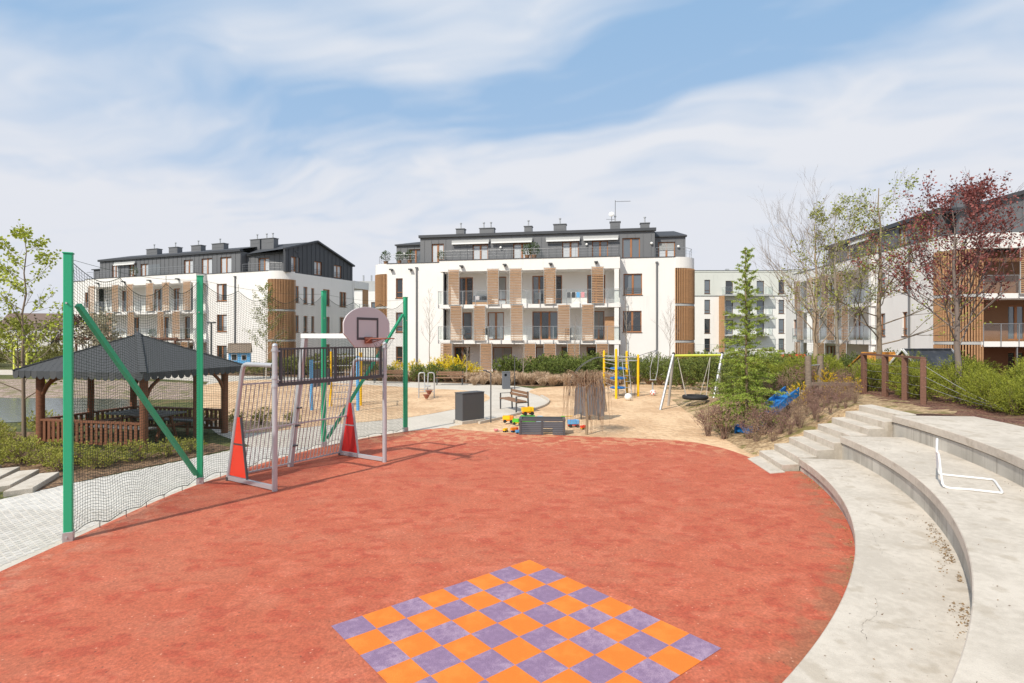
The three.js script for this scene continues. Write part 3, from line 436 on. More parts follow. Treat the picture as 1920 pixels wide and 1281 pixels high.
  pipe(u, y0, y1, v) { this.put('downpipe', [bar([u, y0, v + .08], [u, y1, v + .08], .065, 8), span(u - .1, u + .1, y1, y1 + .12, v, v + .16)], M.zinc); }
  chimney([u0, u1, y0, y1], v, pipes = 1) {
    const p = sub('chimney', this.g); this.put('stack', [span(u0, u1, y0 - .6, y1, v - .6, v), span(u0 - .05, u1 + .05, y1, y1 + .06, v - .65, v + .05), span(u0 + .12, u1 - .12, y1 - .4, y1 - .12, v, v + .01)], M.zinc, p);
    for (let k = 0; k < pipes; k++) { const u = mix(u0, u1, (k + .5) / pipes); this.put('flue', [bar([u, y1, v - .3], [u, y1 + .48, v - .3], .055, 8), bar([u, y1 + .5, v - .3], [u, y1 + .58, v - .3], .1, 8)], M.galv, p); }
  }
  awning([u0, u1, y0, y1], v) { const p = sub('awning', this.g); this.put('cassette', rbox(u1 - u0, y1 - y0 - .08, .2, (u0 + u1) / 2, (y0 + y1) / 2 + .06, v + .1, .03), M.pgrey, p); this.put('front_bar', span(u0 + .04, u1 - .04, y0 - .02, y0 + .1, v + .2, v + .3), M.white, p); }
  zinc(u0, u1, y0, y1, v, holes = [], m = M.zinc, step = .62) {   // standing seam cladding
    this.wall(u0, u1, y0, y1, v, holes, m, .25, 'zinc_wall'); const s = [];
    for (let u = u0 + step * .6; u < u1; u += step) { let cuts = holes.filter(([a, b]) => u > a - .03 && u < b + .03).map(([, , c, d]) => [c, d]).sort((a, b) => a[0] - b[0]), y = y0; for (const [c, d] of cuts) { if (c > y) s.push(span(u - .012, u + .012, y, c, v, v + .03)); y = d; } if (y < y1) s.push(span(u - .012, u + .012, y, y1, v, v + .03)); }
    if (s.length) tag(this.put('standing_seams', s, m), null, null, null, 'stuff');
  }
  corner(uc, vc, r, a0, a1, y0, y1, dark = true) {   // rounded corner with upright timber slats and white parapet; angles in degrees from +v towards +u
    const P = (q, rad) => [uc + Math.sin(q * Math.PI / 180) * rad, vc + Math.cos(q * Math.PI / 180) * rad], n = 16, seg = (ra, rb, ya, yb) => { const pts = []; for (let i = 0; i <= n; i++) pts.push(P(mix(a0, a1, i / n), rb)); for (let i = n; i >= 0; i--) pts.push(P(mix(a0, a1, i / n), ra)); const g = new THREE.ExtrudeGeometry(shapeOf(pts), { depth: yb - ya, bevelEnabled: false }); g.rotateX(Math.PI / 2); g.scale(1, 1, 1); g.translate(0, yb, 0); return g; };
    this.put('rounded_parapet', seg(r - .3, r, y1, 8.95), M.plaster); this.put('loggia_wall', seg(r - 1.2, r - 1.0, y0, y1), M.wallBrown);
    this.put('floor_band', [2.6, 5.4].map((y) => seg(r - 1.2, r + .015, y - .16, y)), M.pgrey);
    const p = sub('upright_slats', this.g), list = [], arcLen = Math.abs(a1 - a0) / 57.3 * r, m = Math.round(arcLen / .135);
    for (const [ya, yb] of [[y0, 2.42], [2.63, 5.22], [5.43, y1 - .02]]) for (let k = 0; k <= m; k++) { const q = mix(a0, a1, k / m), [u, v] = P(q, r - .01); list.push(box(.062, yb - ya, .11, 0, (ya + yb) / 2, 0).rotateY(q * Math.PI / 180).translate(u, 0, v)); }
    this.put('slats', list, M.slatV, p);
  }
}
const LV = { f1: 2.62, f2: 5.43, par: 8.95 };
function loggia(F, u0, u1, S, doors, { base = -.3, wm = M.plaster, side = true } = {}) {     // projecting balconies with screens in front of the back wall
  F.wall(u0, u1, 8.06, LV.par, 0, [], wm, 1.95, 'parapet'); F.put('coping', span(u0 - .03, u1 + .03, LV.par, LV.par + .05, -1.9, .04), M.zincDark);
  for (const y of [LV.f1, LV.f2]) { F.put('balcony_slab', span(u0 - .05, u1 + .05, y - .3, y, -1.9, .02), wm); F.railing(u0 - .08, u1 + .08, y, .09, 1.08, 1.0); }
  F.wall(u0, u1, base, 8.06, -1.9, doors.flat(), wm);
  doors.forEach((row, k) => row.forEach((r) => F.window(r, -1.9, { sill: false, name: 'balcony_door', shut: rnd() < .3 ? rr(.3, .95) : 0 })));
  S.top.forEach(([a, b]) => F.screen([a, b, 5.40, 8.22], .16)); S.mid.forEach(([a, b]) => F.screen([a, b, 2.55, 5.36], .16)); S.bot.forEach(([a, b]) => F.screen([a, b, base, 2.48], .16));
  if (side) { F.put('column', [span(u1 - .42, u1 - .08, base, 2.32, -.3, -.02), span(u1 - .42, u1 - .08, 2.62, 5.13, -.3, -.02), span(u1 - .42, u1 - .08, 5.43, 8.06, -.3, -.02)], wm); F.put('steel_column', [bar([u0 + .35, base, -.12], [u0 + .35, 2.32, -.12], .06), bar([u0 + .35, 2.62, -.12], [u0 + .35, 5.13, -.12], .06), bar([u0 + .35, 5.43, -.12], [u0 + .35, 8.06, -.12], .06)], M.steelDk); }
}
function balconyThing(F, label, kind, u, y, v, s = 1) { s *= .8;   // small things standing on balconies
  const p = new THREE.Vector3(u, y, v).applyMatrix4(F.g.matrixWorld), t = thing(kind, label, kind === 'potted_plant' ? 'plant' : kind === 'drying_rack' ? 'drying rack' : kind === 'sofa' ? 'sofa' : 'chair', p.x, -p.z, { y: p.y, ry: F.g.rotation.y });
  if (kind === 'potted_plant') { mesh('pot', new THREE.CylinderGeometry(.17 * s, .12 * s, .28 * s, 10).translate(0, .14 * s, 0), mat([.3, .16, .09], .8), t); const b = new GB(); for (let i = 0; i < 260; i++) { const q = unit(), r = .32 * s * Math.cbrt(rnd()); b.leaf(q[0] * r, .62 * s + q[1] * r * 1.2, q[2] * r, .12 * s, .025 * s, nrm([q[0], q[1] + .5, q[2]]), mixc([.05, .09, .03], [.12, .17, .06], rnd())); } for (let i = 0; i < 5; i++) b.tube([[0, .25 * s, 0], [rr(-.1, .1) * s, .7 * s, rr(-.1, .1) * s]], .012 * s, .006 * s, 4, [.12, .08, .04]); mesh('foliage', b.geo(), M.leaf, t); }
  else if (kind === 'drying_rack') { mesh('frame', [bar([-.5, 0, -.2], [.5, .9, .2], .012), bar([.5, 0, -.2], [-.5, .9, .2], .012), ...[-.25, -.1, .05, .2].map((z) => bar([-.8, .9, z], [.8, .9, z], .008))], M.white2, t);[[-.6, .03, .1], [-.3, M.anth], [.05, M.blueL], [.4, M.pinkP]].forEach((q, i) => mesh('laundry', rbox(.26, .42, .03, -.6 + i * .36, .7, .2, .01), [M.anth, M.black, M.blueL, M.pinkP][i], t)); }
  else if (kind === 'sofa') { mesh('seat', rbox(1.5, .16, .6, 0, .33, 0, .04), M.greyP, t); mesh('backrest', rbox(1.5, .4, .14, 0, .6, -.26, .04), M.greyP, t); mesh('cushion', rbox(.4, .34, .12, -.4, .58, -.1, .05), M.board, t); mesh('cushion', rbox(.4, .34, .12, .15, .58, -.1, .05), M.black, t); mesh('base', span(-.72, .72, .02, .25, -.28, .28), M.slat, t); }
  else { mesh('seat', rbox(.5, .05, .5, 0, .43, 0, .02), M.steelDk, t); mesh('backrest', rbox(.5, .5, .04, 0, .7, -.24, .02), M.steelDk, t); for (const [x, z] of [[-.22, -.22], [.22, -.22], [-.22, .22], [.22, .22]]) mesh('leg', bar([x, 0, z], [x, .42, z], .018, 6), M.steelDk, t); }
  return t;
}
{ // ── the middle house ──
  const t = thing('apartment_house', 'white apartment house with full-width balconies and timber screens behind the climbing frame', 'house', 1.65, 44, { ry: -.1799 }); t.updateMatrixWorld();
  const F = new Facade(t), B = -.3, w = -1.1;
  const S = { top: [[-6.81, -5.89], [-3.64, -2.7], [-1.85, -.88], [.83, 1.78], [4.47, 5.39]], mid: [[-6.64, -5.67], [-4.72, -3.77], [-1.76, -.79], [1.91, 2.85], [3.74, 4.67]], bot: [[-7.43, -6.46], [-4.2, -3.25], [-.71, .21], [.83, 1.78], [2.64, 3.58], [4.83, 5.75]] };
  loggia(F, -7.58, 6.6, S, [[[-6.9, -5.55, 0, 2.04], [-3.62, -2.02, 0, 2.04], [-.1, .64, 0, 2.08], [2.0, 2.6, 0, 2.08], [4.0, 4.77, 0, 2.08]], [[-6.19, -5.4, 2.64, 4.9], [-4.07, -2.69, 2.64, 4.9], [-.36, 1.72, 2.64, 4.93], [4.5, 5.4, 2.64, 4.93]], [[-6.5, -5.3, 5.45, 7.8], [-3.2, -2.5, 5.45, 7.8], [-.36, .75, 5.45, 7.82], [1.4, 2.05, 5.45, 7.82], [4.05, 5.47, 5.45, 7.8]]]);
  const wl = [[-11.69, -11.09, 6.09, 7.73], [-11.69, -11.09, 3.26, 4.9], [-11.69, -11.09, .69, 2.07]], wr = [[6.87, 8.28, 6.11, 7.75], [6.83, 8.24, 3.24, 4.88]];
  F.wall(-12.5, -7.58, B, LV.par, w, wl); F.wall(6.6, 10.75, B, LV.par, w, wr);
  F.put('coping', [span(-12.5, -7.6, LV.par, LV.par + .05, w - .35, w + .04), span(6.62, 10.75, LV.par, LV.par + .05, w - .35, w + .04)], M.zincDark);
  wl.forEach((r) => F.window(r, w, { rail: r[2] > 3 })); F.window(wr[0], w, { rail: true, pane: M.paneMid }); F.window(wr[1], w, { rail: true, pane: M.paneDk });
  F.pipe(-9.86, B, 8.5, w); F.pipe(9.37, B, 8.5, w);
  F.corner(-12.5, w - 1.5, 1.5, -92, 0, B, 8.12); F.corner(10.75, w - 1.5, 1.55, 0, 92, B, 8.12);
  F.put('side_wall', [span(-14, -13.7, B, LV.par, -12, w - 1.55), span(12, 12.3, B, LV.par, -12, w - 1.6), span(-14, 12.3, B, LV.par, -12.3, -12)], M.plaster);
  F.put('terrace_deck', span(-13.7, 12, 8.6, 8.75, -12, -2.0), M.pgrey);
  for (const [u, y] of [[-12.02, 8.4], [-10.35, 8.38]]) F.lamp(u, y, w); for (const [u, y] of [[-5.7, 8.42], [-2.22, 8.45], [1.37, 8.45], [4.83, 8.5]]) F.lamp(u, y, 0);
  // attic storey in dark zinc
  const aw = [[-8.96, -7.89, 9.1, 10.69], [-5.41, -4.09, 8.98, 10.52], [-1.99, -.53, 8.98, 10.53], [2.03, 3.36, 8.98, 10.55], [4.42, 5.68, 8.98, 10.55], [6.8, 8.16, 9.1, 10.69]];
  F.zinc(-9.95, 9.3, 8.76, 11.2, -2.2, aw); aw.forEach((r, i) => F.window(r, -2.2, { sill: false, pane: [M.paneCurt, M.paneCurt, M.paneCurt, M.paneCurt, M.paneMid, M.paneMid][i] }));
  const al = [[-11.18, -10.1, 8.98, 10.4]], ar = [[9.6, 10.9, 8.98, 10.4]]; F.zinc(-12.35, -9.97, 8.76, 10.72, -2.9, al); F.zinc(9.32, 11.7, 8.76, 10.78, -2.9, ar); F.window(al[0], -2.9, { sill: false, pane: M.paneMid }); F.window(ar[0], -2.9, { sill: false, shut: .35, pane: M.paneCurt });
  F.put('fascia', [span(-10.05, 9.4, 11.2, 11.42, -2.4, -2.02), span(-12.45, -9.98, 10.72, 10.82, -3.2, -2.72), span(9.33, 11.8, 10.78, 10.88, -3.2, -2.72)], M.zincDark);
  F.put('zinc_side', [span(-9.95, -9.7, 8.76, 11.2, -11, -2.45), span(9.05, 9.3, 8.76, 11.2, -11, -2.45), span(-12.35, -12.1, 8.76, 10.72, -11, -3.15), span(11.45, 11.7, 8.76, 10.78, -11, -3.15), span(-12.1, 11.45, 8.76, 10.7, -11, -10.75)], M.zinc);
  const slope = (pts, name = 'roof') => { const g = new THREE.BufferGeometry(), p = []; for (let i = 1; i < pts.length - 1; i++) p.push(...pts[0], ...pts[i], ...pts[i + 1]); g.setAttribute('position', new THREE.Float32BufferAttribute(p, 3)); g.computeVertexNormals(); g.setAttribute('uv', new THREE.Float32BufferAttribute(new Float32Array(p.length / 3 * 2), 2)); return g; };
  F.put('roof', [slope([[-10.05, 11.42, -2.02], [9.4, 11.42, -2.02], [9.4, 12.0, -7], [-10.05, 12.0, -7]]), slope([[9.4, 11.3, -11.2], [-10.05, 11.3, -11.2], [-10.05, 12.0, -7], [9.4, 12.0, -7]])], M.rooftile);
  F.put('end_roof', [slope([[-12.45, 10.82, -2.72], [-10.05, 10.82, -2.72], [-10.05, 11.35, -4.5]]), slope([[-12.45, 10.82, -11], [-12.45, 10.82, -2.72], [-10.05, 11.35, -4.5], [-10.05, 11.35, -9]]), slope([[9.4, 10.88, -2.72], [11.8, 10.88, -2.72], [11.0, 11.6, -4.9], [9.4, 11.6, -4.9]]), slope([[11.8, 10.88, -2.72], [11.8, 10.88, -11], [11.0, 11.6, -9], [11.0, 11.6, -4.9]]), slope([[9.4, 11.6, -4.9], [11, 11.6, -4.9], [11, 11.6, -9], [9.4, 11.6, -9]])], M.rooftile);
  [[-7.15, -3.95, 10.56, 10.86], [-3.8, -.36, 10.56, 10.88], [.73, 3.5, 10.56, 10.86], [3.72, 6.51, 10.56, 10.88]].forEach((r) => F.awning(r, -2.2)); for (const u of [-11.6, 9.4 + 1.75]) F.globe(u, 10.0, -2.9); F.globe(-3.0, 10.2, -2.2); F.globe(4.0, 10.25, -2.2); F.globe(9.05, 10.2, -2.2);
  [[-7.34, -6.62, 11.7, 12.2], [-5.25, -3.98, 11.7, 12.18], [-1.35, -.71, 11.7, 12.22], [1.15, 2.18, 11.7, 12.3], [5.83, 6.65, 11.7, 12.34], [8.28, 9.0, 11.6, 12.15]].forEach((r, i) => F.chimney(r, -4, i === 1 ? 2 : 1));
  F.barRail([[-7.5, -1.2], [-7.5, -.12], [6.5, -.12], [6.5, -1.2]], 9.0, .72); F.barRail([[-13.85, -4], [-13.7, -2.4], [-13.2, -1.6], [-12.5, -1.3], [-7.9, -1.3]].slice(0, 4).concat([[-10, -1.3]]), 9.0, .72); F.barRail([[9.3, -1.3], [10.75, -1.3], [11.6, -1.65], [12.1, -2.5], [12.15, -4]], 9.0, .72);
  F.put('terrace_divider', span(.15, .2, 8.95, 10.3, -2.2, -.5), M.glass);
  const ant = sub('aerial', t); F.put('mast', [bar([6.25, 12.3, -4.3], [6.25, 14.2, -4.3], .025, 6), bar([6.25, 14.1, -4.3], [7.5, 14.05, -4.2], .015, 5), ...Array.from({ length: 7 }, (_, k) => bar([6.4 + k * .16, 14.08, -4.5], [6.4 + k * .16, 14.08, -4.05], .008, 4)), bar([5.5, 12.65, -4.3], [6.3, 12.6, -4.3], .015, 5)], M.steelDk, ant); F.put('dish', new THREE.SphereGeometry(.3, 14, 8, 0, Math.PI * 2, 0, .9).rotateX(1.2).translate(5.95, 12.95, -4.3), M.white, ant); F.put('dish_arm', bar([5.95, 12.3, -4.3], [5.95, 12.95, -4.1], .03, 6), M.steel, ant);
  balconyThing(F, 'drying rack with dark, blue and pink laundry on an upper balcony', 'drying_rack', 3.3, 5.43, -.8);
  balconyThing(F, 'low lounge sofa with cushions on the upper balcony', 'sofa', -4.4, 5.43, -1.3);
  [[-6.0, 2.62, -1.2, 'dark chair on the lower balcony beside the outermost screen'], [-4.0, 2.62, -.9, 'dark chair on the lower balcony before the double door'], [.2, 5.43, -1.0, 'dark chair on the upper balcony before a tall glazed door'], [2.6, 2.62, -1.0, 'dark chair on the lower balcony next to the three-pane door']].forEach(([u, y, v, l]) => balconyThing(F, l, 'balcony_chair', u, y, v));
  [[-13.1, 9, -2.4, 1.5, 'potted shrub on the rounded corner of the roof terrace'], [-11.6, 9, -1.7, 1.3, 'potted shrub behind the roof railing by the end window'], [-10.7, 9, -1.7, 1.4, 'tall potted shrub beside the attic end window'], [-.6, 9, -.8, 1.5, 'bushy potted plant on the roof terrace below the awning'], [-.05, 9, -.8, 1.6, 'tallest potted plant on the roof terrace by the glass divider'], [-7.9, 9, -1.5, 1.2, 'small potted plant in front of the attic wall']].forEach(([u, y, v, s, l]) => balconyThing(F, l, 'potted_plant', u, y, v, s));
  F.put('timber_cupboard', span(5.45, 6.5, 2.64, 4.45, -1.5, -.9), M.slat);
}
{ // ── the left house ──
  const t = thing('apartment_house', 'white apartment house with dark zinc gable behind the gazebo and net', 'house', -26.18, 52.6, { ry: -.3844 }); t.updateMatrixWorld();
  const F = new Facade(t), B = -.3, w = -1.1;
  loggia(F, -20.7, -4.3, { top: [[-19.96, -18.92], [-16.22, -15.15], [-14.01, -12.97], [-11.08, -10], [-8.79, -7.74], [-5.9, -4.83]], mid: [[-19.96, -18.92], [-17.14, -16.14], [-13.85, -12.81], [-9.47, -8.48], [-7.37, -6.27]], bot: [[-19.2, -18.2], [-16.6, -15.6], [-9, -8], [-6.2, -5.2]] },
    [[[-18, -16.8, 0, 2], [-14, -12, 0, 2], [-7.6, -6.4, 0, 2]], [[-16, -15, 2.64, 4.9], [-11.8, -10.6, 2.64, 4.9], [-8.3, -7.5, 2.64, 4.9]], [[-17.8, -16.4, 5.45, 7.8], [-12.8, -11.6, 5.45, 7.8], [-9.9, -8.9, 5.45, 7.8], [-7.6, -6.6, 5.45, 7.8]]]);
  const wr = [[-2.9, -1.58, 6.3, 7.95], [-2.9, -1.58, 3.36, 5.0], [-2.9, -1.58, .65, 2.03]];
  F.wall(-4.3, 3.6, B, LV.par, w, wr); wr.forEach((r) => F.window(r, w, { rail: true })); F.pipe(-.45, B, 8.5, w);
  F.wall(-25, -20.7, B, LV.par, w, [[-22.6, -22, 6.1, 7.7], [-22.6, -22, 3.3, 4.9]]); F.window([-22.6, -22, 6.1, 7.7], w); F.window([-22.6, -22, 3.3, 4.9], w);
  F.corner(-25, w - 1.6, 1.6, -92, 0, B, 8.2);
  F.corner(3.6, w - 1.6, 1.6, 0, 92, B, 8.2);
  F.put('coping', [span(-25, -20.72, LV.par, LV.par + .05, w - .35, w + .04), span(-4.28, 3.6, LV.par, LV.par + .05, w - .35, w + .04)], M.zincDark);
  for (const [u, y] of [[-18.5, 8.42], [-14.4, 8.42], [-10.6, 8.42], [-6.6, 8.42]]) F.lamp(u, y, 0);
  // gable side
  const sm = new THREE.Matrix4().makeRotationY(Math.PI / 2).setPosition(5.2, 0, w), G = new Facade(t, sm);
  const sw = [[1.7, 2.15, 6.1, 7.65], [2.75, 3.3, 6.02, 7.66], [3.8, 4.25, 6.0, 7.6], [5.5, 6.5, 5.99, 7.64], [8.0, 9.1, 6, 7.55], [1.7, 2.15, 3.3, 4.88], [2.75, 3.3, 3.3, 4.87], [3.8, 4.25, 3.3, 4.86], [5.5, 6.5, 3.22, 4.87], [8.0, 9.1, 3.28, 4.89], [2.75, 3.3, .6, 2.1], [5.5, 6.5, .6, 2.1]];
  G.wall(1.6, 10.2, B, 8.85, 0, sw); sw.forEach((r) => G.window(r, 0, { rail: r[2] > 5, pane: rnd() < .6 ? M.paneMid : M.paneDk }));
  const gw = [[1.2, 2.3, 8.98, 10.35], [4.3, 5.4, 8.98, 10.3], [7.2, 8.4, 8.98, 10.25]]; G.poly([[.5, 8.86], [10.2, 8.86], [10.2, 10.45], [4.6, 12.2], [.5, 10.95]], -.05, M.zincDark, .25, gw, 'zinc_gable'); gw.forEach((r) => G.window(r, -.05, { sill: false, rail: true, pane: M.paneCurt }));
  const ss = []; for (let u = .9; u < 10.1; u += .6) { const top = u < 4.6 ? 10.95 + (u - .5) * .305 : 12.2 - (u - 4.6) * .3125; const cut = gw.find(([a, b]) => u > a - .03 && u < b + .03); if (cut) ss.push(span(u - .012, u + .012, cut[3], top, -.05, -.02)); else ss.push(span(u - .012, u + .012, 8.86, top, -.05, -.02)); } tag(G.put('standing_seams', ss, M.zincDark), null, null, null, 'stuff');
  G.put('verge', [beam([.3, 10.95, .02], [4.6, 12.27, .02], .3, .16), beam([4.6, 12.27, .02], [10.35, 10.47, .02], .3, .16)], M.zincDark);
  G.put('balcony_wall', [span(10.2, 10.45, B, 8.85, -4, -.05), span(10.45, 13, 2.3, 2.6, -3, 0), span(10.45, 13, 5.1, 5.4, -3, 0), span(10.45, 13, 8.1, 8.9, -3, 0)], M.plaster); G.put('timber_screen', [span(12.0, 13.0, 2.6, 5.1, -.12, -.06), span(12, 13, 5.4, 8.1, -.12, -.06)], M.slatV); G.railing(10.45, 13, 5.4, .05); G.railing(10.45, 13, 2.6, .05); G.put('loggia_back', span(10.45, 13, B, 8.1, -3.2, -3), M.wallBrown);
  // attic along the front
  const aw = [[-20.0, -19.0, 8.98, 10.7], [-17.2, -16.2, 8.98, 10.7], [-15.4, -14.2, 8.98, 10.6], [-8.9, -7.6, 8.98, 10.7], [-6.39, -4.92, 8.98, 10.72], [-3.83, -2.34, 8.98, 10.72]];
  F.zinc(-22.0, -1.1, 8.76, 11.15, -2.3, aw); aw.forEach((r) => F.window(r, -2.3, { sill: false, pane: M.paneCurt })); F.zinc(-1.0, 3.9, 8.76, 10.8, -3.0, [[.4, 1.8, 8.98, 10.5]]); F.window([.4, 1.8, 8.98, 10.5], -3, { sill: false }); F.zinc(-24.2, -22.05, 8.76, 10.4, -3, [[-23.2, -22.6, 9, 10]]);  F.window([-23.2, -22.6, 9, 10], -3, { sill: false });
  F.put('fascia', [span(-22.1, -1.0, 11.15, 11.36, -2.5, -2.1), span(-.98, 5.2, 10.8, 10.94, -3.3, -2.8), span(-24.3, -22.12, 10.4, 10.5, -3.3, -2.8)], M.zincDark); F.put('zinc_side', [span(-22, -21.75, 8.76, 11.15, -10, -2.56), span(-1.35, -1.1, 8.76, 11.15, -4, -2.56), span(3.9, 5.14, 8.76, 10.8, -3.25, -3.0), span(-24.2, -24, 8.76, 10.4, -10, -3.26)], M.zinc);
  F.put('roof', [beam([-11.5, 11.7, -4.3], [-11.5, 11.7, -4.31], 21, .01)].slice(1).concat([(() => { const g = new THREE.BufferGeometry(); const q = (a, b, c, d) => [...a, ...b, ...c, ...a, ...c, ...d]; const p = [...q([-22.1, 11.36, -2.1], [-1, 11.36, -2.1], [-1, 12.25, -5.7], [-22.1, 12.25, -5.7]), ...q([-.98, 10.94, -2.8], [5.3, 10.98, -1.5], [5.3, 12.25, -5.7], [-.98, 12.25, -5.7]), ...q([5.3, 10.5, -11.4], [-22.1, 10.5, -11.4], [-22.1, 12.25, -5.7], [5.3, 12.25, -5.7]), ...q([-24.3, 10.5, -2.8], [-22.1, 10.5, -2.8], [-22.1, 11, -5.7], [-24.3, 10.5, -5.7])]; g.setAttribute('position', new THREE.Float32BufferAttribute(p, 3)); g.computeVertexNormals(); return g; })()]), M.rooftile);
  F.put('back_wall', [span(-26.6, 5.2, B, 8.9, -11.5, -11.2), span(-26.6, -26.3, B, LV.par, -11.2, w - 1.65)], M.plaster); F.put('terrace_deck', span(-26.3, 4.9, 8.6, 8.75, -11.2, -2.4), M.pgrey);
  [[-17.17, -15.46, 11.9, 12.5], [-13.63, -12.32, 11.9, 12.5], [-10.23, -8.82, 11.9, 12.5], [-7.21, -5.55, 11.9, 12.5], [-1.91, -.64, 11.9, 12.6], [-.43, 1.16, 11.8, 12.6]].forEach((r, i) => F.chimney(r, -4.2, i === 5 ? 2 : 1));
  F.barRail([[-20.6, -1.2], [-20.6, -.12], [-4.4, -.12], [-4.4, -1.2]], 9, .72); F.barRail([[.2, -1.3], [3.6, -1.3], [4.6, -1.75], [5.05, -2.6]], 9, .72); F.awning([-19.4, -16, 10.6, 10.9], -2.3); F.put('terrace_divider', span(-13.6, -11.4, 9, 10.35, -1.6, -1.56), M.glass);
  F.put('pergola', [span(-19.6, -4.6, 2.62, 2.8, 1.6, 1.75), ...Array.from({ length: 8 }, (_, k) => span(-19.5 + k * 2.1, -19.35 + k * 2.1, 2.5, 2.65, .1, 1.8)), ...Array.from({ length: 5 }, (_, k) => span(-19.4 + k * 3.6, -19.25 + k * 3.6, B, 2.62, 1.6, 1.75))], M.redWood);
  [[-14.8, 9, -1.2, 1.4, 'potted shrub on the roof terrace beside the glass divider'], [-11, 5.43, -.5, 1.1, 'leafy potted plant on the upper balcony behind the net'], [-10.9, 2.62, -.4, 1.3, 'leafy potted plant on the lower balcony above the gazebo roof']].forEach(([u, y, v, s, l]) => balconyThing(F, l, 'potted_plant', u, y, v, s));
}
{ // ── the right house ──
  const t = thing('apartment_house', 'white apartment house with timber clad round corner behind the red-leaved tree', 'house', 26, 36, { ry: -1.665 }); t.updateMatrixWorld();
  const F = new Facade(t), B = -.3, w = 0;
  F.g = t; const FL = new Facade(t, new THREE.Matrix4().makeTranslation(0, 0, .3));
  loggia(FL, -19.5, -5.4, { top: [[-19, -17.6], [-16.2, -14.8], [-13.2, -11.8], [-10.6, -9.3]], mid: [[-18.4, -17], [-15, -13.6], [-12.2, -10.8], [-9.6, -8.5]], bot: [[-19, -17.6], [-14, -12.6], [-10, -8.8]] }, [[[-17, -15, 0, 2.05], [-8, -6.8, 0, 2.05]], [[-17, -15, 2.64, 4.9], [-12, -10.5, 2.64, 4.9], [-8, -6.6, 2.64, 4.9]], [[-17, -15, 5.45, 7.8], [-12, -10.5, 5.45, 7.8], [-8, -6.6, 5.45, 7.8]]]);
  const wr = [[-5.0, -4.17, 5.85, 7.45], [-2.13, -1.55, 5.87, 7.47], [-4.85, -4.17, 2.95, 4.55], [-2.13, -1.55, 2.95, 4.55]];
  F.wall(-5.4, 1.2, B, LV.par, w, wr); wr.forEach((r) => F.window(r, w, { rail: true, pane: M.paneMid })); F.pipe(-1.24, B, 8.5, w); F.wall(-24, -19.5, B, LV.par, w - .6, [[-22, -21.2, 5.9, 7.5], [-22, -21.2, 3, 4.6]]); F.window([-22, -21.2, 5.9, 7.5], w - .6); F.window([-22, -21.2, 3, 4.6], w - .6);
  F.corner(1.2, w - 1.6, 1.6, 0, 92, B, 8.05); F.put('coping', span(-5.38, 1.2, LV.par, LV.par + .05, w - .35, w + .04), M.zincDark);
  const aw = [[-11.9, -10.9, 8.98, 10.5], [-7.6, -6.6, 8.98, 10.5], [-4.4, -3.4, 8.98, 10.5], [-1.5, -.5, 8.98, 10.5]];
  F.zinc(-15.2, .2, 8.76, 10.7, -1.0, aw); aw.forEach((r) => F.window(r, -1, { sill: false, pane: M.paneCurt })); F.awning([-11, -7.9, 10.4, 10.7], -1.0);
  F.put('fascia', span(-15.4, .3, 10.7, 10.9, -1.3, -.75), M.zincDark); F.put('roof', span(-15.4, .3, 10.9, 11.0, -10, -.8), M.rooftile); F.put('zinc_side', [span(-15.2, -14.95, 8.76, 10.7, -10, -1.25), span(-.05, .2, 8.76, 10.7, -2.5, -1.25)], M.zinc); F.put('terrace_deck', span(-19, 2, 8.6, 8.75, -10, -1.6), M.pgrey); F.put('back_wall', span(-24, 1, B, 8.9, -10.3, -10), M.plaster);
  const em = new THREE.Matrix4().makeRotationY(Math.PI / 2).setPosition(2.8, 0, 0), G = new Facade(t, em);
  G.wall(1.6, 10, 8.06, LV.par, 0, [], M.plaster, .3, 'parapet'); for (const y of [LV.f1, LV.f2]) { G.put('balcony_slab', span(1.6, 10, y - .3, y, -1.9, .02), M.plaster); G.railing(1.65, 6.5, y, .06); }
  G.wall(1.6, 10, B, 8.06, -1.6, [[4.2, 5.2, 2.7, 4.8], [5.6, 7, 5.5, 7.7], [4.2, 5.2, 0, 2]], M.wallBrown, .2, 'timber_wall'); G.window([4.2, 5.2, 2.7, 4.8], -1.6, { sill: false, pane: M.paneMid }); G.window([5.6, 7, 5.5, 7.7], -1.6, { sill: false, pane: M.paneMid }); G.window([4.2, 5.2, 0, 2], -1.6, { sill: false, pane: M.paneDk });
  G.screen([3.6, 4.7, 5.35, 8.1], .14, .12); G.screen([4.6, 5.7, 2.5, 5.2], .14, .12); G.screen([4.1, 5.9, B, 2.3], .14, .12); G.put('steel_column', [span(4.45, 4.53, 2.62, 5.13, -.12, -.04), span(3.55, 3.6, B, 2.32, -.12, -.04)], M.steel);
  const gz = [[5.4, 6.6, 8.98, 10.7]]; G.poly([[1.4, 8.76], [10, 8.76], [10, 12.9], [1.4, 10.5]], -1.6, M.zinc, .25, gz, 'zinc_gable'); G.window(gz[0], -1.6, { sill: false, pane: M.paneCurt }); G.put('verge', beam([1.0, 10.5, -1.5], [10, 13.0, -1.5], .4, .2), M.zincDark); tag(G.put('standing_seams', Array.from({ length: 13 }, (_, k) => { const u = 1.9 + k * .62; return u > 5.4 && u < 6.6 ? span(u - .012, u + .012, 10.7, 10.5 + (u - 1.4) * .28, -1.6, -1.57) : span(u - .012, u + .012, 8.76, 10.5 + (u - 1.4) * .28, -1.6, -1.57); }), M.zinc), null, null, null, 'stuff');
  G.put('gable_roof', beam([1.0, 10.6, -6], [10, 13.1, -6], 8.6, .1), M.rooftile); G.chimney([2.2, 3.6, 11.3, 12.1], -3, 0); G.put('end_wall', span(9.9, 10.1, B, 8.9, -10, -.05), M.plaster);
}
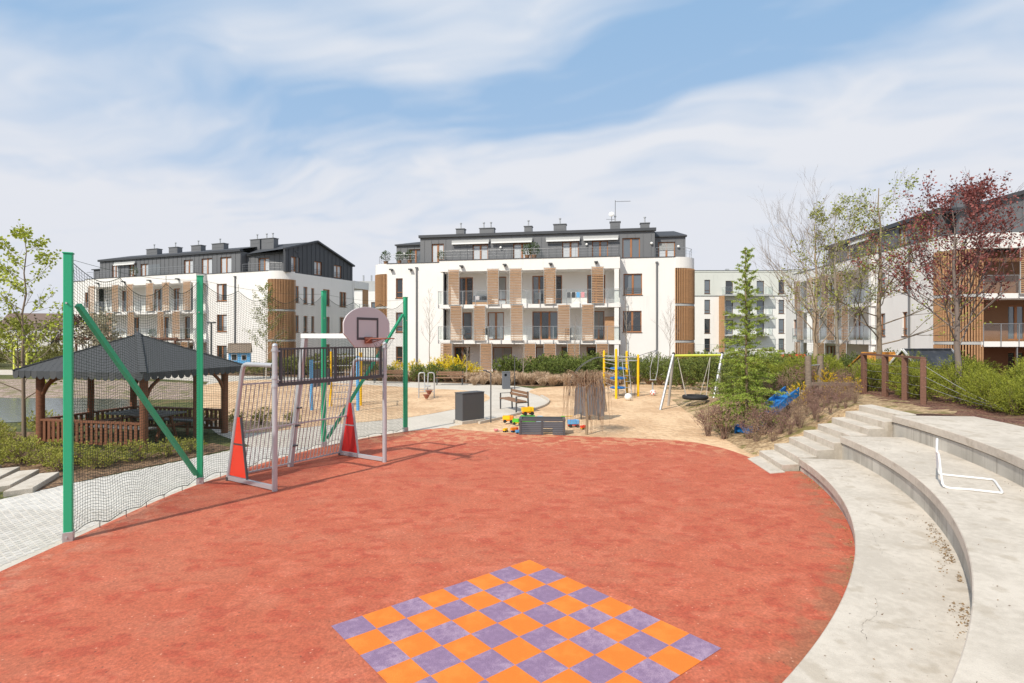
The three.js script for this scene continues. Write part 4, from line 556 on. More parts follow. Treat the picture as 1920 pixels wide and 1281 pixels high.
{ // ── the pale house far behind the swing ──
  const t = thing('apartment_house', 'four-storey white and pale green house far behind the swing', 'house', 0, 84); t.updateMatrixWorld(); const F = new Facade(t), B = -.3;
  const cols = [28.47, 39.44], rows = [[9.2, 11.25], [6.26, 8.3], [3.34, 5.47], [.58, 2.56]], h1 = [], h2 = []; for (const u of [28.47, 39.44, 46]) { rows.forEach(([a, b], i) => (i ? h2 : h1).push([u, u + .85, a, b])); }
  const bd = [[31.6, 32.7], [34.4, 35.3], [36.2, 37.3]]; bd.forEach(([a, b]) => { h1.push([a, b, 9.02, 11.1]); h2.push([a, b, 6.12, 8.2], [a, b, 3.2, 5.3]); });
  F.wall(20, 50, 8.9, 12.4, 0, h1, M.pgreen); F.wall(20, 50, B, 8.82, 0, h2); F.put('string_course', span(20, 50, 8.82, 8.9, -.3, .06), M.steelDk); F.put('coping', [span(20, 40.8, 12.4, 12.6, -.4, .06), span(40.81, 50, 12.5, 12.7, -.4, .06)], M.pgreen); F.put('coping_edge', [span(20, 40.8, 12.6, 12.66, -.4, .1), span(40.81, 50, 12.7, 12.76, -.4, .1)], M.steelDk);
  h1.concat(h2).forEach((r) => F.window(r, 0, { n: 1, sill: r[1] - r[0] < .9, fm: M.frameDk, pane: rnd() < .5 ? M.paneMid : M.paneDk }));
  for (const y of [9.0, 6.1, 3.15]) { F.put('balcony_slab', span(31, 37.9, y - .22, y, 0, 1.5), M.pgrey); F.railing(31, 37.9, y, 1.45, 1.1, 1.4); } F.put('timber_cladding', span(30.6, 31.0, .2, 8.8, 0, 1.2), M.slatV);
  F.put('body', span(20, 50, B, 12.3, -12, -.32), M.pgrey); F.put('roof_vents', [[27, .5], [30, .4], [33, .6], [45, .8], [47, .6]].map(([u, h]) => span(u, u + .5, 12.3, 12.7 + h, -4, -3.5)), M.galv);
  F.barRail([[24, 3], [46, 3]], .6, 1.1); F.put('garden_wall', span(24, 46, B, .6, 2.9, 3.2), M.pgrey);
}
{ const t = thing('apartment_house', 'pale house glimpsed in the gap between the two nearer white houses', 'house', -22, 80, { ry: -.1 }); t.updateMatrixWorld(); const F = new Facade(t), hs = [[2.2, 2.9, 6, 7.7], [-1.2, -.3, 6, 7.7], [2.2, 2.9, 3, 4.7], [-1.2, -.3, 3, 4.7]]; F.wall(-8, 12, -.3, 9.2, 0, hs, M.plaster); hs.forEach((r) => F.window(r, 0, { pane: M.paneMid })); F.put('attic', span(-7, 11, 9.2, 10.8, -9, -1.5), M.pgrey); F.put('balcony_slab', span(-3, 5, 5.1, 5.4, 0, 1.4), M.pgrey); F.put('body', span(-8, 12, -.3, 9.1, -10, -.32), M.pgrey); F.put('flues', [0, 1.2, 2.5].map((u) => bar([u, 10.8, -3], [u, 11.8, -3], .12, 6)), M.galv); }
function smallHouse(label, x, d, w, dp, h, rh, wallM, roofM, ry = 0, y = 0, wins = [], name = 'house', cat = 'house') {
  const t = thing(name, label, cat, x, d, { y, ry }), s = shapeOf([[-dp / 2, 0], [dp / 2, 0], [dp / 2, h], [0, h + rh], [-dp / 2, h]]);
  mesh('wall', triUV(new THREE.ExtrudeGeometry(s, { depth: w, bevelEnabled: false }).rotateY(Math.PI / 2).translate(-w / 2, 0, 0)), wallM, t);
  const L = Math.hypot(dp / 2 + .2, rh * (1 + .4 / dp)), a = Math.atan2(rh, dp / 2), ro = sub('roof', t), th = Math.max(.04, h * .025);
  for (const q of [-1, 1]) mesh('roof_slope', new THREE.BoxGeometry(w + h * .16, th, L).rotateX(q * a).translate(0, h + rh / 2 - .02 + th * .6, q * (dp / 4 + .05)), roofM, ro);
  for (const [u, yy, ww, hh] of wins) { const wd = sub('window', t); mesh('frame', [span(u - ww / 2 - .03, u + ww / 2 + .03, yy - .03, yy + hh + .03, dp / 2, dp / 2 + .02)], M.white2, wd); mesh('pane', span(u - ww / 2, u + ww / 2, yy, yy + hh, dp / 2 + .021, dp / 2 + .03), M.paneDk, wd); }
  return t;
}
smallHouse('blue timber playhouse with weathered shingle roof in front of the zinc-gabled house', -18.45, 38.5, 1.3, 1.0, .95, .45, M.blueL, M.oldWood, .35, .95, [[-.3, .4, .3, .35], [.3, .4, .25, .3]], 'playhouse', 'playhouse');
smallHouse('low playhouse with bright red roof behind the evergreen hedge', 19.4, 39.5, 2.0, 1.8, 1.1, .5, M.oldWood, mat([.55, .06, .03], .7), .2, 0, [[0, .4, .4, .4]], 'playhouse', 'playhouse');
smallHouse('small playhouse with orange tiled roof behind the rope fence', 16.0, 24.8, 1.5, 1.3, .95, .5, M.oldWood, mat([.62, .27, .04], .75), .2, .7, [[0, .35, .35, .35]], 'playhouse', 'playhouse');
{ const t = smallHouse('timber playhouse with charcoal felt roof and white bargeboards among the shrubs', 14.6, 20.0, 1.75, 1.7, .62, .78, M.slat, M.anth, .12, 1.0, [[-.2, .2, .4, .35]], 'playhouse', 'playhouse'); for (const q of [-1, 1]) mesh('bargeboard', [beam([q * .94, .56, .98], [q * .94, 1.48, .02], .03, .07), beam([q * .94, .56, -.98], [q * .94, 1.48, -.02], .03, .07)], M.white, t); }
smallHouse('distant low white house with brown roof beyond the pond', -88, 112, 18, 9, 4.2, 3.0, M.plaster, mat([.17, .12, .10], .85), .3, 0, [[-4, 1.2, 1.4, 1.4], [0, 1.2, 1.4, 1.4], [4, 1.2, 1.4, 1.4]]);
smallHouse('distant house with long reddish roof behind the young trees', -66, 105, 14, 8, 3.8, 2.6, M.pgrey, mat([.19, .13, .11], .85), .2, 0, [[-3, 1.3, 1.3, 1.3], [2, 1.3, 1.3, 1.3]]);
// ───────── gazebo ─────────
{
  const t = thing('gazebo', 'brown timber gazebo with charcoal shingle roof beside the path', 'gazebo', -10.72, 16.28, { ry: -.2374 }), hx = 1.7, hz = 1.42;
  const ps = [[-hx, hz], [hx, hz], [hx, -hz], [-hx, -hz], [-hx, 0], [hx, -.3]];
  ps.forEach(([x, z], i) => mesh('post', bar([x, 0, z], [x, 2.0, z], i < 4 ? .1 : .08, 12), M.brown, t));
  const ring = [[-hx, hz], [hx, hz], [hx, -hz], [-hx, -hz]];
  for (let k = 0; k < 4; k++) {
    const a = ring[k], b = ring[(k + 1) % 4], L = Math.hypot(b[0] - a[0], b[1] - a[1]), ux = (b[0] - a[0]) / L, uz = (b[1] - a[1]) / L;
    mesh('plate_beam', beam([a[0], 1.98, a[1]], [b[0], 1.98, b[1]], .12, .14), M.brown, t);
    for (const [p, s] of [[a, 1], [b, -1]]) mesh('curved_brace', tube([[p[0] + ux * s * .06, 1.35, p[1] + uz * s * .06], [p[0] + ux * s * .22, 1.62, p[1] + uz * s * .22], [p[0] + ux * s * .5, 1.84, p[1] + uz * s * .5], [p[0] + ux * s * .68, 1.92, p[1] + uz * s * .68]], .045, 12, 8), M.brown, t);
    if (k === 1) continue;                           // the open side
    mesh('hand_rail', beam([a[0], .7, a[1]], [b[0], .7, b[1]], .13, .05), M.brown, t); mesh('bottom_rail', beam([a[0], .14, a[1]], [b[0], .14, b[1]], .06, .07), M.brown, t);
    const n = Math.round((L - .3) / .155); for (let i = 0; i < n; i++) { const q = .2 + i * (L - .4) / (n - 1); mesh('baluster', rbox(.09, .56, .025, 0, .40, .045, .006, 1).rotateY(-Math.atan2(uz, ux)).translate(a[0] + ux * q, 0, a[1] + uz * q), M.brown, t); }
  }
  mesh('bench_board', [span(-hx + .1, hx - .1, .42, .46, -hz + .08, -hz + .45), span(-hx + .08, -hx + .45, .42, .46, -hz + .46, hz - .2)], M.brown, t);
  // pyramid roof: a deck, courses of shingles, and a scalloped fringe
  const ox = hx + .40, oz = hz + .40, y0 = 2.02, y1 = 2.98, roof = sub('roof', t), deck = new THREE.ConeGeometry(1, 1, 4, 1).rotateY(Math.PI / 4).scale(Math.SQRT2 * ox, 1, Math.SQRT2 * oz).scale(1, y1 - y0, 1).translate(0, (y0 + y1) / 2 - .02, 0);
  mesh('roof_deck', deck, M.anth, roof);
  const tab = (w, h) => { const s = new THREE.Shape(); s.moveTo(-w / 2, 0); s.lineTo(w / 2, 0); s.lineTo(w / 2, -h * .55); s.absarc(0, -h * .55, w / 2, 0, Math.PI, true); s.lineTo(-w / 2, 0); return new THREE.ExtrudeGeometry(s, { depth: .008, bevelEnabled: false, curveSegments: 6 }); };
  const fr = tab(.205, .17);
  const sides = [[0, oz, ox, 0], [Math.PI / 2, ox, oz, 1], [Math.PI, oz, ox, 0], [-Math.PI / 2, ox, oz, 1]];
  sides.forEach(([rot, dist, half]) => {
    const n = Math.round(2 * half / .21); for (let i = 0; i < n; i++) { const x = -half + (i + .5) * 2 * half / n; const o = mesh('fringe_shingle', fr, i % 3 ? M.shingle : M.shingle2, roof); o.position.set(Math.cos(rot) * x + Math.sin(rot) * (dist + .004), y0 + .012, -Math.sin(rot) * x + Math.cos(rot) * (dist + .004)); o.rotation.y = rot + rr(-.05, .05); o.scale.y = rr(.9, 1.12); }
    const list = [], rows = 17, len = Math.hypot(dist, y1 - y0), al = Math.atan2(y1 - y0, dist);
    for (let r = 0; r < rows; r++) { const f = (r + .0) / rows, hw = half * (1 - f), m = Math.max(1, Math.round(2 * hw / .2)); for (let i = 0; i < m; i++) { const g = box(2 * hw / m - .008, .007 + rnd() * .006, len / rows * 1.12, -hw + (i + .5 + (r & 1 ? .0 : .0)) * 2 * hw / m, .012, 0); g.rotateX(al + .035); const z = dist * (1 - f - .5 / rows), y = y0 + (y1 - y0) * (f + .5 / rows); g.translate(0, y + .004, z); g.rotateY(rot); list.push(g); } }
    tag(mesh('shingles', list, rnd() < .5 ? M.shingle : M.shingle2, roof), null, null, null, 'stuff');
  });
  mesh('ridge_caps', [[ox, oz], [-ox, oz], [ox, -oz], [-ox, -oz]].map(([x, z]) => beam([x, y0 + .03, z], [0, y1 + .02, 0], .14, .025)), M.shingle2, roof);
  mesh('finial', new THREE.ConeGeometry(.14, .1, 8).translate(0, y1 + .04, 0), M.anth, roof);
  const tb = thing('picnic_table', 'grey topped picnic table standing inside the gazebo', 'table', -10.5, 16.3, { ry: -.2374 });
  mesh('table_top', rbox(2.0, .05, .85, 0, .74, 0, .015), M.tableTop, tb); for (const x of [-.7, .7]) { mesh('leg', [beam([x, 0, -.35], [x, .72, -.1], .07, .05), beam([x, 0, .35], [x, .72, .1], .07, .05)], M.brown, tb); } for (const z of [-.75, .75]) mesh('seat_board', rbox(2.0, .045, .28, 0, .44, z, .012), M.tableTop, tb); for (const x of [-.7, .7]) mesh('cross_beam', beam([x, .39, -.8], [x, .39, .8], .05, .07), M.brown, tb);
  mesh('seat_leg', [[-.7, -.75], [.7, -.75], [-.7, .75], [.7, .75]].map(([x, z]) => beam([x, 0, z], [x, .36, z], .06, .06)), M.brown, tb);
}
// loose concrete stepping slabs
for (let i = 0; i < 4; i++) tag(mesh('stepping_slab', prism([[-9.8 - i * .62, 11.77 + i * .22], [-9.5 - i * .62, 11.92 + i * .24], [-9.0 - i * .6, 10.66 + i * .2], [-9.32 - i * .6, 10.4 + i * .2]].map(([x, d]) => [x, d]), -.05, .10, .008), M.conc), 'pale concrete stepping slab laid across the planting by the path', 'slab', 'stepping slabs beside the path');
// ───────── benches, bins, poles ─────────
function bench(label, x, d, ry, arms = false, L = 1.65, y = 0) {
  const t = thing('park_bench', label, 'bench', x, d, { ry, y });
  for (let k = 0; k < 4; k++) mesh('seat_slat', rbox(L, .035, .095, 0, .44 + k * .004, .2 - k * .115, .006, 1), M.benchW, t);
  for (let k = 0; k < 2; k++) mesh('back_slat', rbox(L, .105, .03, 0, .62 + k * .125, -.24 - k * .03, .006, 1), M.benchW, t);
  for (const s of [-1, 1]) { const e = s * (L / 2 - .06); mesh('leg', beam([e, 0, .22], [e, arms ? .63 : .42, .22], .04, .05), M.steelDk, t); mesh('leg', beam([e, 0, -.3], [e, .82, -.26], .04, .05), M.steelDk, t); mesh('seat_support', beam([e, .405, .22], [e, .405, -.26], .04, .04), M.steelDk, t); if (arms) mesh('arm_rest', beam([e, .64, .24], [e, .64, -.25], .045, .02), M.steelDk, t); }
  return t;
}
bench('timber bench facing the sandpit in front of the ornamental grasses', -3.75, 34.1, 0);
bench('timber bench behind the goal post at the back of the sandpit', -7.7, 35.6, .05, false, 1.9);
bench('timber bench with armrests on the path tip beside the toys', .05, 22.35, -1.15, true, 1.66);
bench('timber bench standing on the back path beyond the gazebo', -16.6, 39.5, -.6, true, 1.7);
{ const t = thing('utility_cabinet', 'low charcoal metal cabinet on a concrete plinth at the edge of the court', 'cabinet', -1.44, 19.35, { ry: .72 });
  mesh('body', rbox(.92, .90, .43, 0, .56, 0, .01), M.anth, t); mesh('lid', rbox(.94, .03, .45, 0, 1.03, 0, .006), M.anth, t); mesh('plinth', triUV(rbox(1.0, .12, .5, 0, .055, 0, .01)), M.conc, t); }
{ const t = thing('litter_bin', 'slim dark grey litter bin in front of the brown grasses', 'bin', -.33, 31.7, { ry: .2 }); const s = shapeOf([[-.2, 0], [.2, 0], [.2, .93], [-.2, .93]]), h = new THREE.Path(); h.absarc(-.06, .78, .075, 0, Math.PI * 2, true); s.holes.push(h); mesh('body', [new THREE.ExtrudeGeometry(s, { depth: .02, bevelEnabled: false, curveSegments: 12 }).translate(0, 0, .18), span(-.2, .2, 0, .93, -.2, -.18), span(-.2, -.18, 0, .93, -.179, .179), span(.18, .2, 0, .93, -.179, .179)], M.greyP, t); mesh('lid', rbox(.42, .03, .42, 0, .946, 0, .008), M.greyP, t); }
function pole(label, x, d, h, bend) { const t = thing('bent_pole', label, 'pole', x, d); mesh('shaft', bend ? tube([[0, 0, 0], [0, h * .5, 0], [0, h - .12, 0], [-.03, h - .03, 0], [-.16, h + .04, .03]], .021, 40, 8) : bar([0, 0, 0], [0, h, 0], .024, 8), M.steelDk, t); mesh('head', bend ? rbox(.14, .05, .07, -.2, h + .055, .03, .02) : rbox(.1, .1, .1, 0, h + .04, 0, .03), M.steelDk, t); }
pole('slender dark pole with bent head beside the charcoal cabinet', -.72, 19.3, 1.72, true); pole('slender dark pole among the grasses next to the litter bin', .15, 31.4, 1.8, false);
{ // sand digger
  const t = thing('sand_digger', 'steel sand digger toy with two brown buckets in the sandpit', 'play digger', -4.05, 26.9, { ry: .15 });
  mesh('frame', [tube([[-.36, 0, 0], [-.36, .6, 0], [-.36, 1.1, 0], [-.28, 1.2, 0], [-.1, 1.2, 0]], .03, 30), tube([[.36, 0, 0], [.36, .6, 0], [.36, 1.1, 0], [.28, 1.2, 0], [.1, 1.2, 0]], .03, 30), bar([-.36, .42, 0], [.36, .42, 0], .022), bar([-.36, .3, 0], [.36, .3, 0], .02)], M.galv, t); mesh('lever', [bar([-.1, 1.2, 0], [-.08, .3, .2], .025), bar([.08, 1.2, 0], [.05, .5, .15], .025)], M.galv, t);
  for (const [x, y, z] of [[.12, .2, .3], [0, .05, .65]]) mesh('bucket', new THREE.CylinderGeometry(.17, .06, .2, 10).translate(x, y + .1, z), M.rust, t); mesh('seat', rbox(.3, .04, .25, .05, .55, -.3, .02), M.galv, t); mesh('seat_post', bar([.05, 0, -.3], [.05, .53, -.3], .03), M.galv, t); }
{ // multicoloured play frame behind the goal
  const t = thing('play_tower', 'play frame of blue and yellow posts in the sandpit behind the goal', 'play frame', 0, 0);
  for (const [x, d, h, m] of [[-6.08, 22.4, 2.15, M.blueL], [-7.6, 23.8, 2.3, M.yellow], [-7.95, 22.5, 2.0, M.blueL], [-6.4, 24, 2.25, M.yellow]]) mesh('post', bar(V(x, 0, d), V(x, h, d), .065, 10), m, t);
  mesh('cross_bar', [bar(V(-6.08, 2.0, 22.4), V(-6.4, 2.0, 24), .025), bar(V(-7.95, 1.9, 22.5), V(-7.6, 1.9, 23.8), .025), bar(V(-7.6, 2.1, 23.8), V(-6.4, 2.1, 24), .025)], M.galv, t); mesh('panel', beam(V(-7.95, 1.25, 22.5), V(-7.6, 1.25, 23.8), .03, .7), M.greyP, t); for (let k = 0; k < 6; k++) mesh('rung', bar(V(-7.6, .3 + k * .28, 23.8), V(-6.4, .3 + k * .28, 24), .018), M.galv, t); }
{ // climbing frame
  const t = thing('climbing_tower', 'climbing frame with four yellow posts and stacked blue discs', 'climbing frame'), P4 = [[4.72, 29.1, 2.15], [4.88, 26.6, 2.3], [5.7, 28.2, 2.15], [6.13, 27.6, 2.0]];
  P4.forEach(([x, d, h]) => { const p = mesh('post', bar(V(x, 0, d), V(x, h, d), .06, 10), M.yellow, t); mesh('post_cap', new THREE.SphereGeometry(.06, 10, 6).translate(x, h, -d), M.yellow, p); });
  for (const y of [.42, .89, 1.36]) mesh('disc', new THREE.SphereGeometry(.42, 20, 8).scale(1, .18, 1).translate(5.2, y, -27.8), M.blue, t);
  mesh('disc_mast', bar(V(5.2, 0, 27.8), V(5.2, 1.9, 27.8), .03), M.galv, t);
  for (const [a, b] of [[0, 1], [1, 3], [3, 2], [2, 0]]) for (const y of [1.75, 1.93]) mesh('top_bar', bar(V(P4[a][0], y, P4[a][1]), V(P4[b][0], y, P4[b][1]), .02), M.galv, t);
  for (let k = 0; k < 6; k++) mesh('rung', bar(V(4.72, .3 + k * .26, 29.1), V(4.88, .3 + k * .26, 26.6), .016), M.galv, t);
  mesh('pole_ladder', [bar(V(5.35, 0, 26.5), V(5.2, 1.9, 26.9), .018), bar(V(5.65, 0, 26.7), V(5.5, 1.9, 27.0), .018), ...Array.from({ length: 6 }, (_, k) => bar(V(5.35 - k * .02, .25 + k * .28, 26.5 + k * .06), V(5.65 - k * .02, .25 + k * .28, 26.7 + k * .045), .014))], M.galv, t);
  for (const dz of [0, .45]) mesh('arch_rail', tube([V(4.7, 1.88, 27.8 + dz), V(4.1, 1.86, 27.8 + dz), V(3.4, 1.45, 27.8 + dz), V(2.95, .8, 27.8 + dz), V(2.8, 0, 27.8 + dz)], .014, 30), M.steelDk, t); for (let k = 0; k < 7; k++) { const q = k / 6; mesh('arch_rung', bar(V(4.4 - q * 1.55, 1.88 - q * q * 1.6, 27.8), V(4.4 - q * 1.55, 1.88 - q * q * 1.6, 28.25), .011), M.steelDk, t); }
  mesh('rope', [bar(V(6.0, 1.9, 27.9), V(7.3, 2.25, 28.5), .014, 5), bar(V(6.1, 1.6, 27.7), V(7.2, 2.2, 28.4), .014, 5), bar(V(5.85, 0, 27.8), V(5.85, 1.6, 27.9), .012, 5), bar(V(5.6, 0, 27.4), V(5.6, .95, 27.5), .014, 5), tube([V(5.6, .95, 27.5), V(5.8, 1.0, 27.5), V(5.95, .8, 27.5), V(5.95, 0, 27.5)], .016, 16, 6)], M.steelDk, t);
  mesh('spinner', [tube([V(7.3, 2.25, 28.5), V(7.1, 1.9, 28.5), V(6.95, 1.3, 28.5), V(6.95, .75, 28.5)], .02, 20), tube([V(7.3, 2.25, 28.5), V(7.35, 1.9, 28.5), V(7.3, 1.2, 28.5), V(7.2, .75, 28.5)], .02, 20), bar(V(6.9, .74, 28.5), V(7.25, .74, 28.5), .025), bar(V(7.06, 0, 28.5), V(7.06, .6, 28.5), .04)], M.galv, t); }
{ const t = thing('play_ball', 'red and white ball lying on the sand below the spinner', 'ball', 6.95, 28.0, { y: .0 }); mesh('shell', new THREE.SphereGeometry(.15, 16, 12).translate(0, .15, 0), M.white, t); mesh('patches', [[.5, .5, .7], [-.6, .3, .7], [0, -.3, .95], [.9, 0, .3], [-.9, -.2, .3]].map((q) => { const n = nrm(q); return new THREE.SphereGeometry(.065, 8, 6).translate(n[0] * .095, .15 + n[1] * .095, n[2] * .095); }), M.red, t); }
tag(mesh('play_ball', new THREE.IcosahedronGeometry(.17, 2).translate(5.3, .165, -25.9), M.white), 'plain white ball lying on the sand before the climbing frame', 'ball');
{ // basket swing
  const t = thing('basket_swing', 'grey A-frame swing with lime top beam and round black basket', 'swing'), ap = V(6.6, 2.22, 23.2), ap2 = V(8.85, 2.22, 23.9);
  for (const [a, dx] of [[ap, 0], [ap2, 2.3]]) { mesh('leg', bar(V(5.9 + dx, 0, 22.6 + dx * .3), a, .055, 12), M.galv, t); mesh('leg', bar(V(6.6 + dx, 0, 23.95 + dx * .3), a, .055, 12), M.galv, t); mesh('leg_cap', new THREE.SphereGeometry(.065, 10, 6).translate(a.x, a.y, a.z), M.black, t); }
  mesh('top_beam', bar(ap.clone().setY(2.14), ap2.clone().setY(2.14), .05, 12), M.lime, t);
  const c = V(7.42, .47, 23.0); const bk = mesh('basket_ring', new THREE.TorusGeometry(.43, .085, 10, 40).rotateX(Math.PI / 2).translate(c.x, c.y, c.z), M.black, t); const g = new GB(); for (let k = -5; k <= 5; k++) { const q = k * .075, l = Math.sqrt(.40 * .40 - q * q); g.tube([[c.x - l, c.y - .01, c.z + q], [c.x, c.y - .05, c.z + q], [c.x + l, c.y - .01, c.z + q]], .008, .008, 4); g.tube([[c.x + q, c.y - .01, c.z - l], [c.x + q, c.y - .05, c.z], [c.x + q, c.y - .01, c.z + l]], .008, .008, 4); } mesh('basket_net', g.geo(), M.black, bk);
  const h1 = ap.clone().lerp(ap2, .08).setY(2.1), h2 = ap.clone().lerp(ap2, .75).setY(2.1); for (const [h, q] of [[h1, [-.4, .15]], [h1, [-.3, -.3]], [h2, [.4, .15]], [h2, [.3, -.3]]]) mesh('rope', bar(h, [c.x + q[0], c.y + .04, c.z + q[1]], .011, 6), M.rope, t); }
{ // toy box
  const t = thing('toy_box', 'dark slatted toy box with a broken front panel at the court edge', 'toy box', .91, 17.1, { ry: -.06 }), w = 1.36, dp = .55, h = .48;
  mesh('frame', [span(-w / 2, -w / 2 + .06, 0, h, dp / 2 - .06, dp / 2), span(w / 2 - .06, w / 2, 0, h, dp / 2 - .06, dp / 2), span(-.03, .03, 0, h, dp / 2 - .05, dp / 2), span(-w / 2, -w / 2 + .06, 0, h, -dp / 2, -dp / 2 + .06), span(w / 2 - .06, w / 2, 0, h, -dp / 2, -dp / 2 + .06)], M.anth, t);
  for (let k = 0; k < 7; k++) for (const s of [-1, 1]) { const brk = s > 0 && k < 4, x0 = s < 0 ? -w / 2 + .06 : brk ? .31 : .03, x1 = s < 0 ? -.03 : w / 2 - .06; mesh('front_slat', rbox(x1 - x0, .035, .018, (x0 + x1) / 2, .04 + k * .054, dp / 2 - .022, .004, 1).translate(0, 0, 0), M.greyP, t); }
  for (let k = 0; k < 7; k++) { mesh('side_slat', span(w / 2 - .025, w / 2 - .007, .022 + k * .054, .057 + k * .054, -dp / 2 + .06, dp / 2 - .06), M.anth, t); mesh('side_slat', span(-w / 2 + .007, -w / 2 + .025, .022 + k * .054, .057 + k * .054, -dp / 2 + .06, dp / 2 - .06), M.anth, t); mesh('back_slat', span(-w / 2 + .06, w / 2 - .06, .022 + k * .054, .057 + k * .054, -dp / 2 + .02, -dp / 2 + .038), M.anth, t); }
  mesh('top_rail', [span(-w / 2 - .01, w / 2 + .01, h - .06, h + .005, dp / 2 - .065, dp / 2 + .005), span(-w / 2 - .01, w / 2 + .01, h - .06, h + .005, -dp / 2 - .005, -dp / 2 + .065), span(-w / 2 - .01, -w / 2 + .065, h - .06, h + .005, -dp / 2 + .066, dp / 2 - .066), span(w / 2 - .065, w / 2 + .01, h - .06, h + .005, -dp / 2 + .066, dp / 2 - .066)], M.anth, t); }
function toyTruck(label, x, d, ry, s, body, bed, wheel, y = 0) { s *= .7; const t = thing('toy_truck', label, 'toy truck', x, d, { ry, y }); mesh('chassis', rbox(.5 * s, .06 * s, .2 * s, 0, .12 * s, 0, .02 * s), wheel, t); mesh('cab', rbox(.15 * s, .2 * s, .2 * s, .17 * s, .24 * s, 0, .03 * s), body, t); const b = [span(-.24, .07, .16, .19, -.12, .12), span(-.24, .07, .19, .33, .1, .12), span(-.24, .07, .19, .33, -.12, -.1), span(-.26, -.24, .16, .33, -.12, .12), span(.07, .09, .16, .36, -.12, .12)].map((g) => g.scale(s, s, s)); mesh('tipper', b, bed, t); for (const [wx, wz] of [[-.15, .11], [.16, .11], [-.15, -.11], [.16, -.11]]) mesh('wheel', new THREE.CylinderGeometry(.075 * s, .075 * s, .05 * s, 14).rotateX(Math.PI / 2).translate(wx * s, .075 * s, wz * s), M.black, t); return t; }
toyTruck('big yellow plastic tipper truck standing behind the toy box', .55, 19.6, .3, 1.15, M.yellow, M.yellow, M.orangeP, .22); tag(mesh('toy_crate', rbox(.5, .2, .4, .55, .1, -19.6, .03), M.greenP), 'green plastic crate under the yellow tipper truck', 'toy crate');
toyTruck('orange and yellow toy truck lying on the sand by the pole', -.12, 18.9, -.2, 1.0, M.orangeP, M.yellow, M.orangeP, .06); toyTruck('green toy tipper truck leaning on the orange truck', .18, 18.5, -.3, .85, M.greenP, M.greenP, M.yellow, .05);
toyTruck('small red and orange toy truck next to the toy box', .08, 17.35, .5, .65, M.red, M.orangeP, M.blue); toyTruck('small blue toy truck in front of the red one', .2, 17.1, .3, .5, M.blue, M.blueL, M.blueL); toyTruck('tiny yellow toy truck on the sand by the court edge', -.2, 17.4, 1.0, .5, M.yellow, M.yellow, M.black); toyTruck('blue toy wagon with red and yellow wheels right of the toy box', 1.98, 18.3, .1, 1.05, M.blueL, M.blueL, M.red); toyTruck('red toy car lying beside the blue wagon', 2.25, 17.9, .7, .55, M.red, M.red, M.yellow);
{ const t = thing('toy_bucket', 'pale blue toy bucket upside down behind the toy box', 'bucket', .95, 19.2); mesh('pail', new THREE.CylinderGeometry(.1, .14, .24, 16).translate(0, .12, 0), mat([.35, .5, .6], .5), t); mesh('rim', new THREE.TorusGeometry(.14, .014, 6, 20).rotateX(Math.PI / 2).translate(0, .014, 0), mat([.35, .5, .6], .5), t); }
{ const t = thing('toy_spade', 'small green and yellow toy spade on the corner of the toy box', 'toy spade', 1.62, 17.3, { y: .485, ry: .4 }); mesh('handle', bar([0, .012, 0], [.25, .012, 0], .012, 8), M.yellow, t); mesh('blade', rbox(.12, .014, .1, -.06, .014, 0, .006), M.greenP, t); }
{ const t = thing('toy_scoop', 'pink toy scoop lying on the sand near the court edge', 'toy scoop', -.45, 17.5, { ry: .5 }); mesh('handle', bar([0, .02, 0], [.2, .02, 0], .014, 8), M.pinkP, t); mesh('cup', new THREE.SphereGeometry(.07, 12, 8, 0, 6.28, 1.5, 1.6).translate(-.05, .08, 0), M.pinkP, t); }
{ // grey climbing shell behind the weeping tree
  const t = thing('climbing_shell', 'tall grey ribbed climbing shell behind the weeping tree', 'climbing shell', 2.72, 19.9, { ry: -.25 }), g = new THREE.BoxGeometry(1.05, 1.3, .1, 24, 12, 1), p = g.attributes.position; for (let i = 0; i < p.count; i++) { const x = p.getX(i), y = p.getY(i); p.setX(i, x * (1 - .18 * sstep(.2, .65, y)) + .05 * y); p.setZ(i, p.getZ(i) + .06 * Math.cos(x * 9) - .25 * x * x); p.setY(i, y - .1 * x * x + .82 + .03 * Math.sin(x * 13) * (y < 0 ? 1 : 0)); } g.computeVertexNormals(); mesh('shell', g, M.greyP, t); for (const x of [-.3, 0, .32]) mesh('leg', bar([x, 0, -.02], [x, .25, -.02], .03), M.steelDk, t); mesh('timber_brace', beam([.55, .3, -.1], [.42, 1.2, -.1], .1, .12), M.oldWood, t); }
{ // rope fence on the mound
  const t = thing('rope_fence', 'reddish timber post fence with wire ropes beside the top terrace', 'fence'), P = [[11.62, 18.75], [11.5, 17.5], [11.35, 16.4], [11.12, 15.35]], top = 2.32;
  P.forEach(([x, d], i) => mesh('post', rbox(.14, top - .95, .14, 0, (top + .95) / 2, 0, .02).rotateY(.3 * i).translate(x, 0, -d), M.redWood, t)); for (let i = 0; i < 3; i++) mesh('top_rail', beam(V(P[i][0], top + .03, P[i][1] + (i ? .0 : .1)), V(P[i + 1][0], top + .03, P[i + 1][1] + .008), .12, .055), M.redWood, t);
  for (const y of [1.35, 1.6, 1.85, 2.08]) for (let i = 0; i < 3; i++) mesh('wire_rope', tube([V(P[i][0], y, P[i][1]), V((P[i][0] + P[i + 1][0]) / 2, y - .03, (P[i][1] + P[i + 1][1]) / 2), V(P[i + 1][0], y, P[i + 1][1])], .005, 8, 5), M.steel, t); for (const y of [2.15, 1.85, 1.6]) mesh('stay_rope', tube([V(11.1, y, 15.3), V(11.5, (y + 1.15) / 2 - .05, 14.5), V(11.9, 1.16, 13.7)], .005, 12, 5), M.steel, t); }
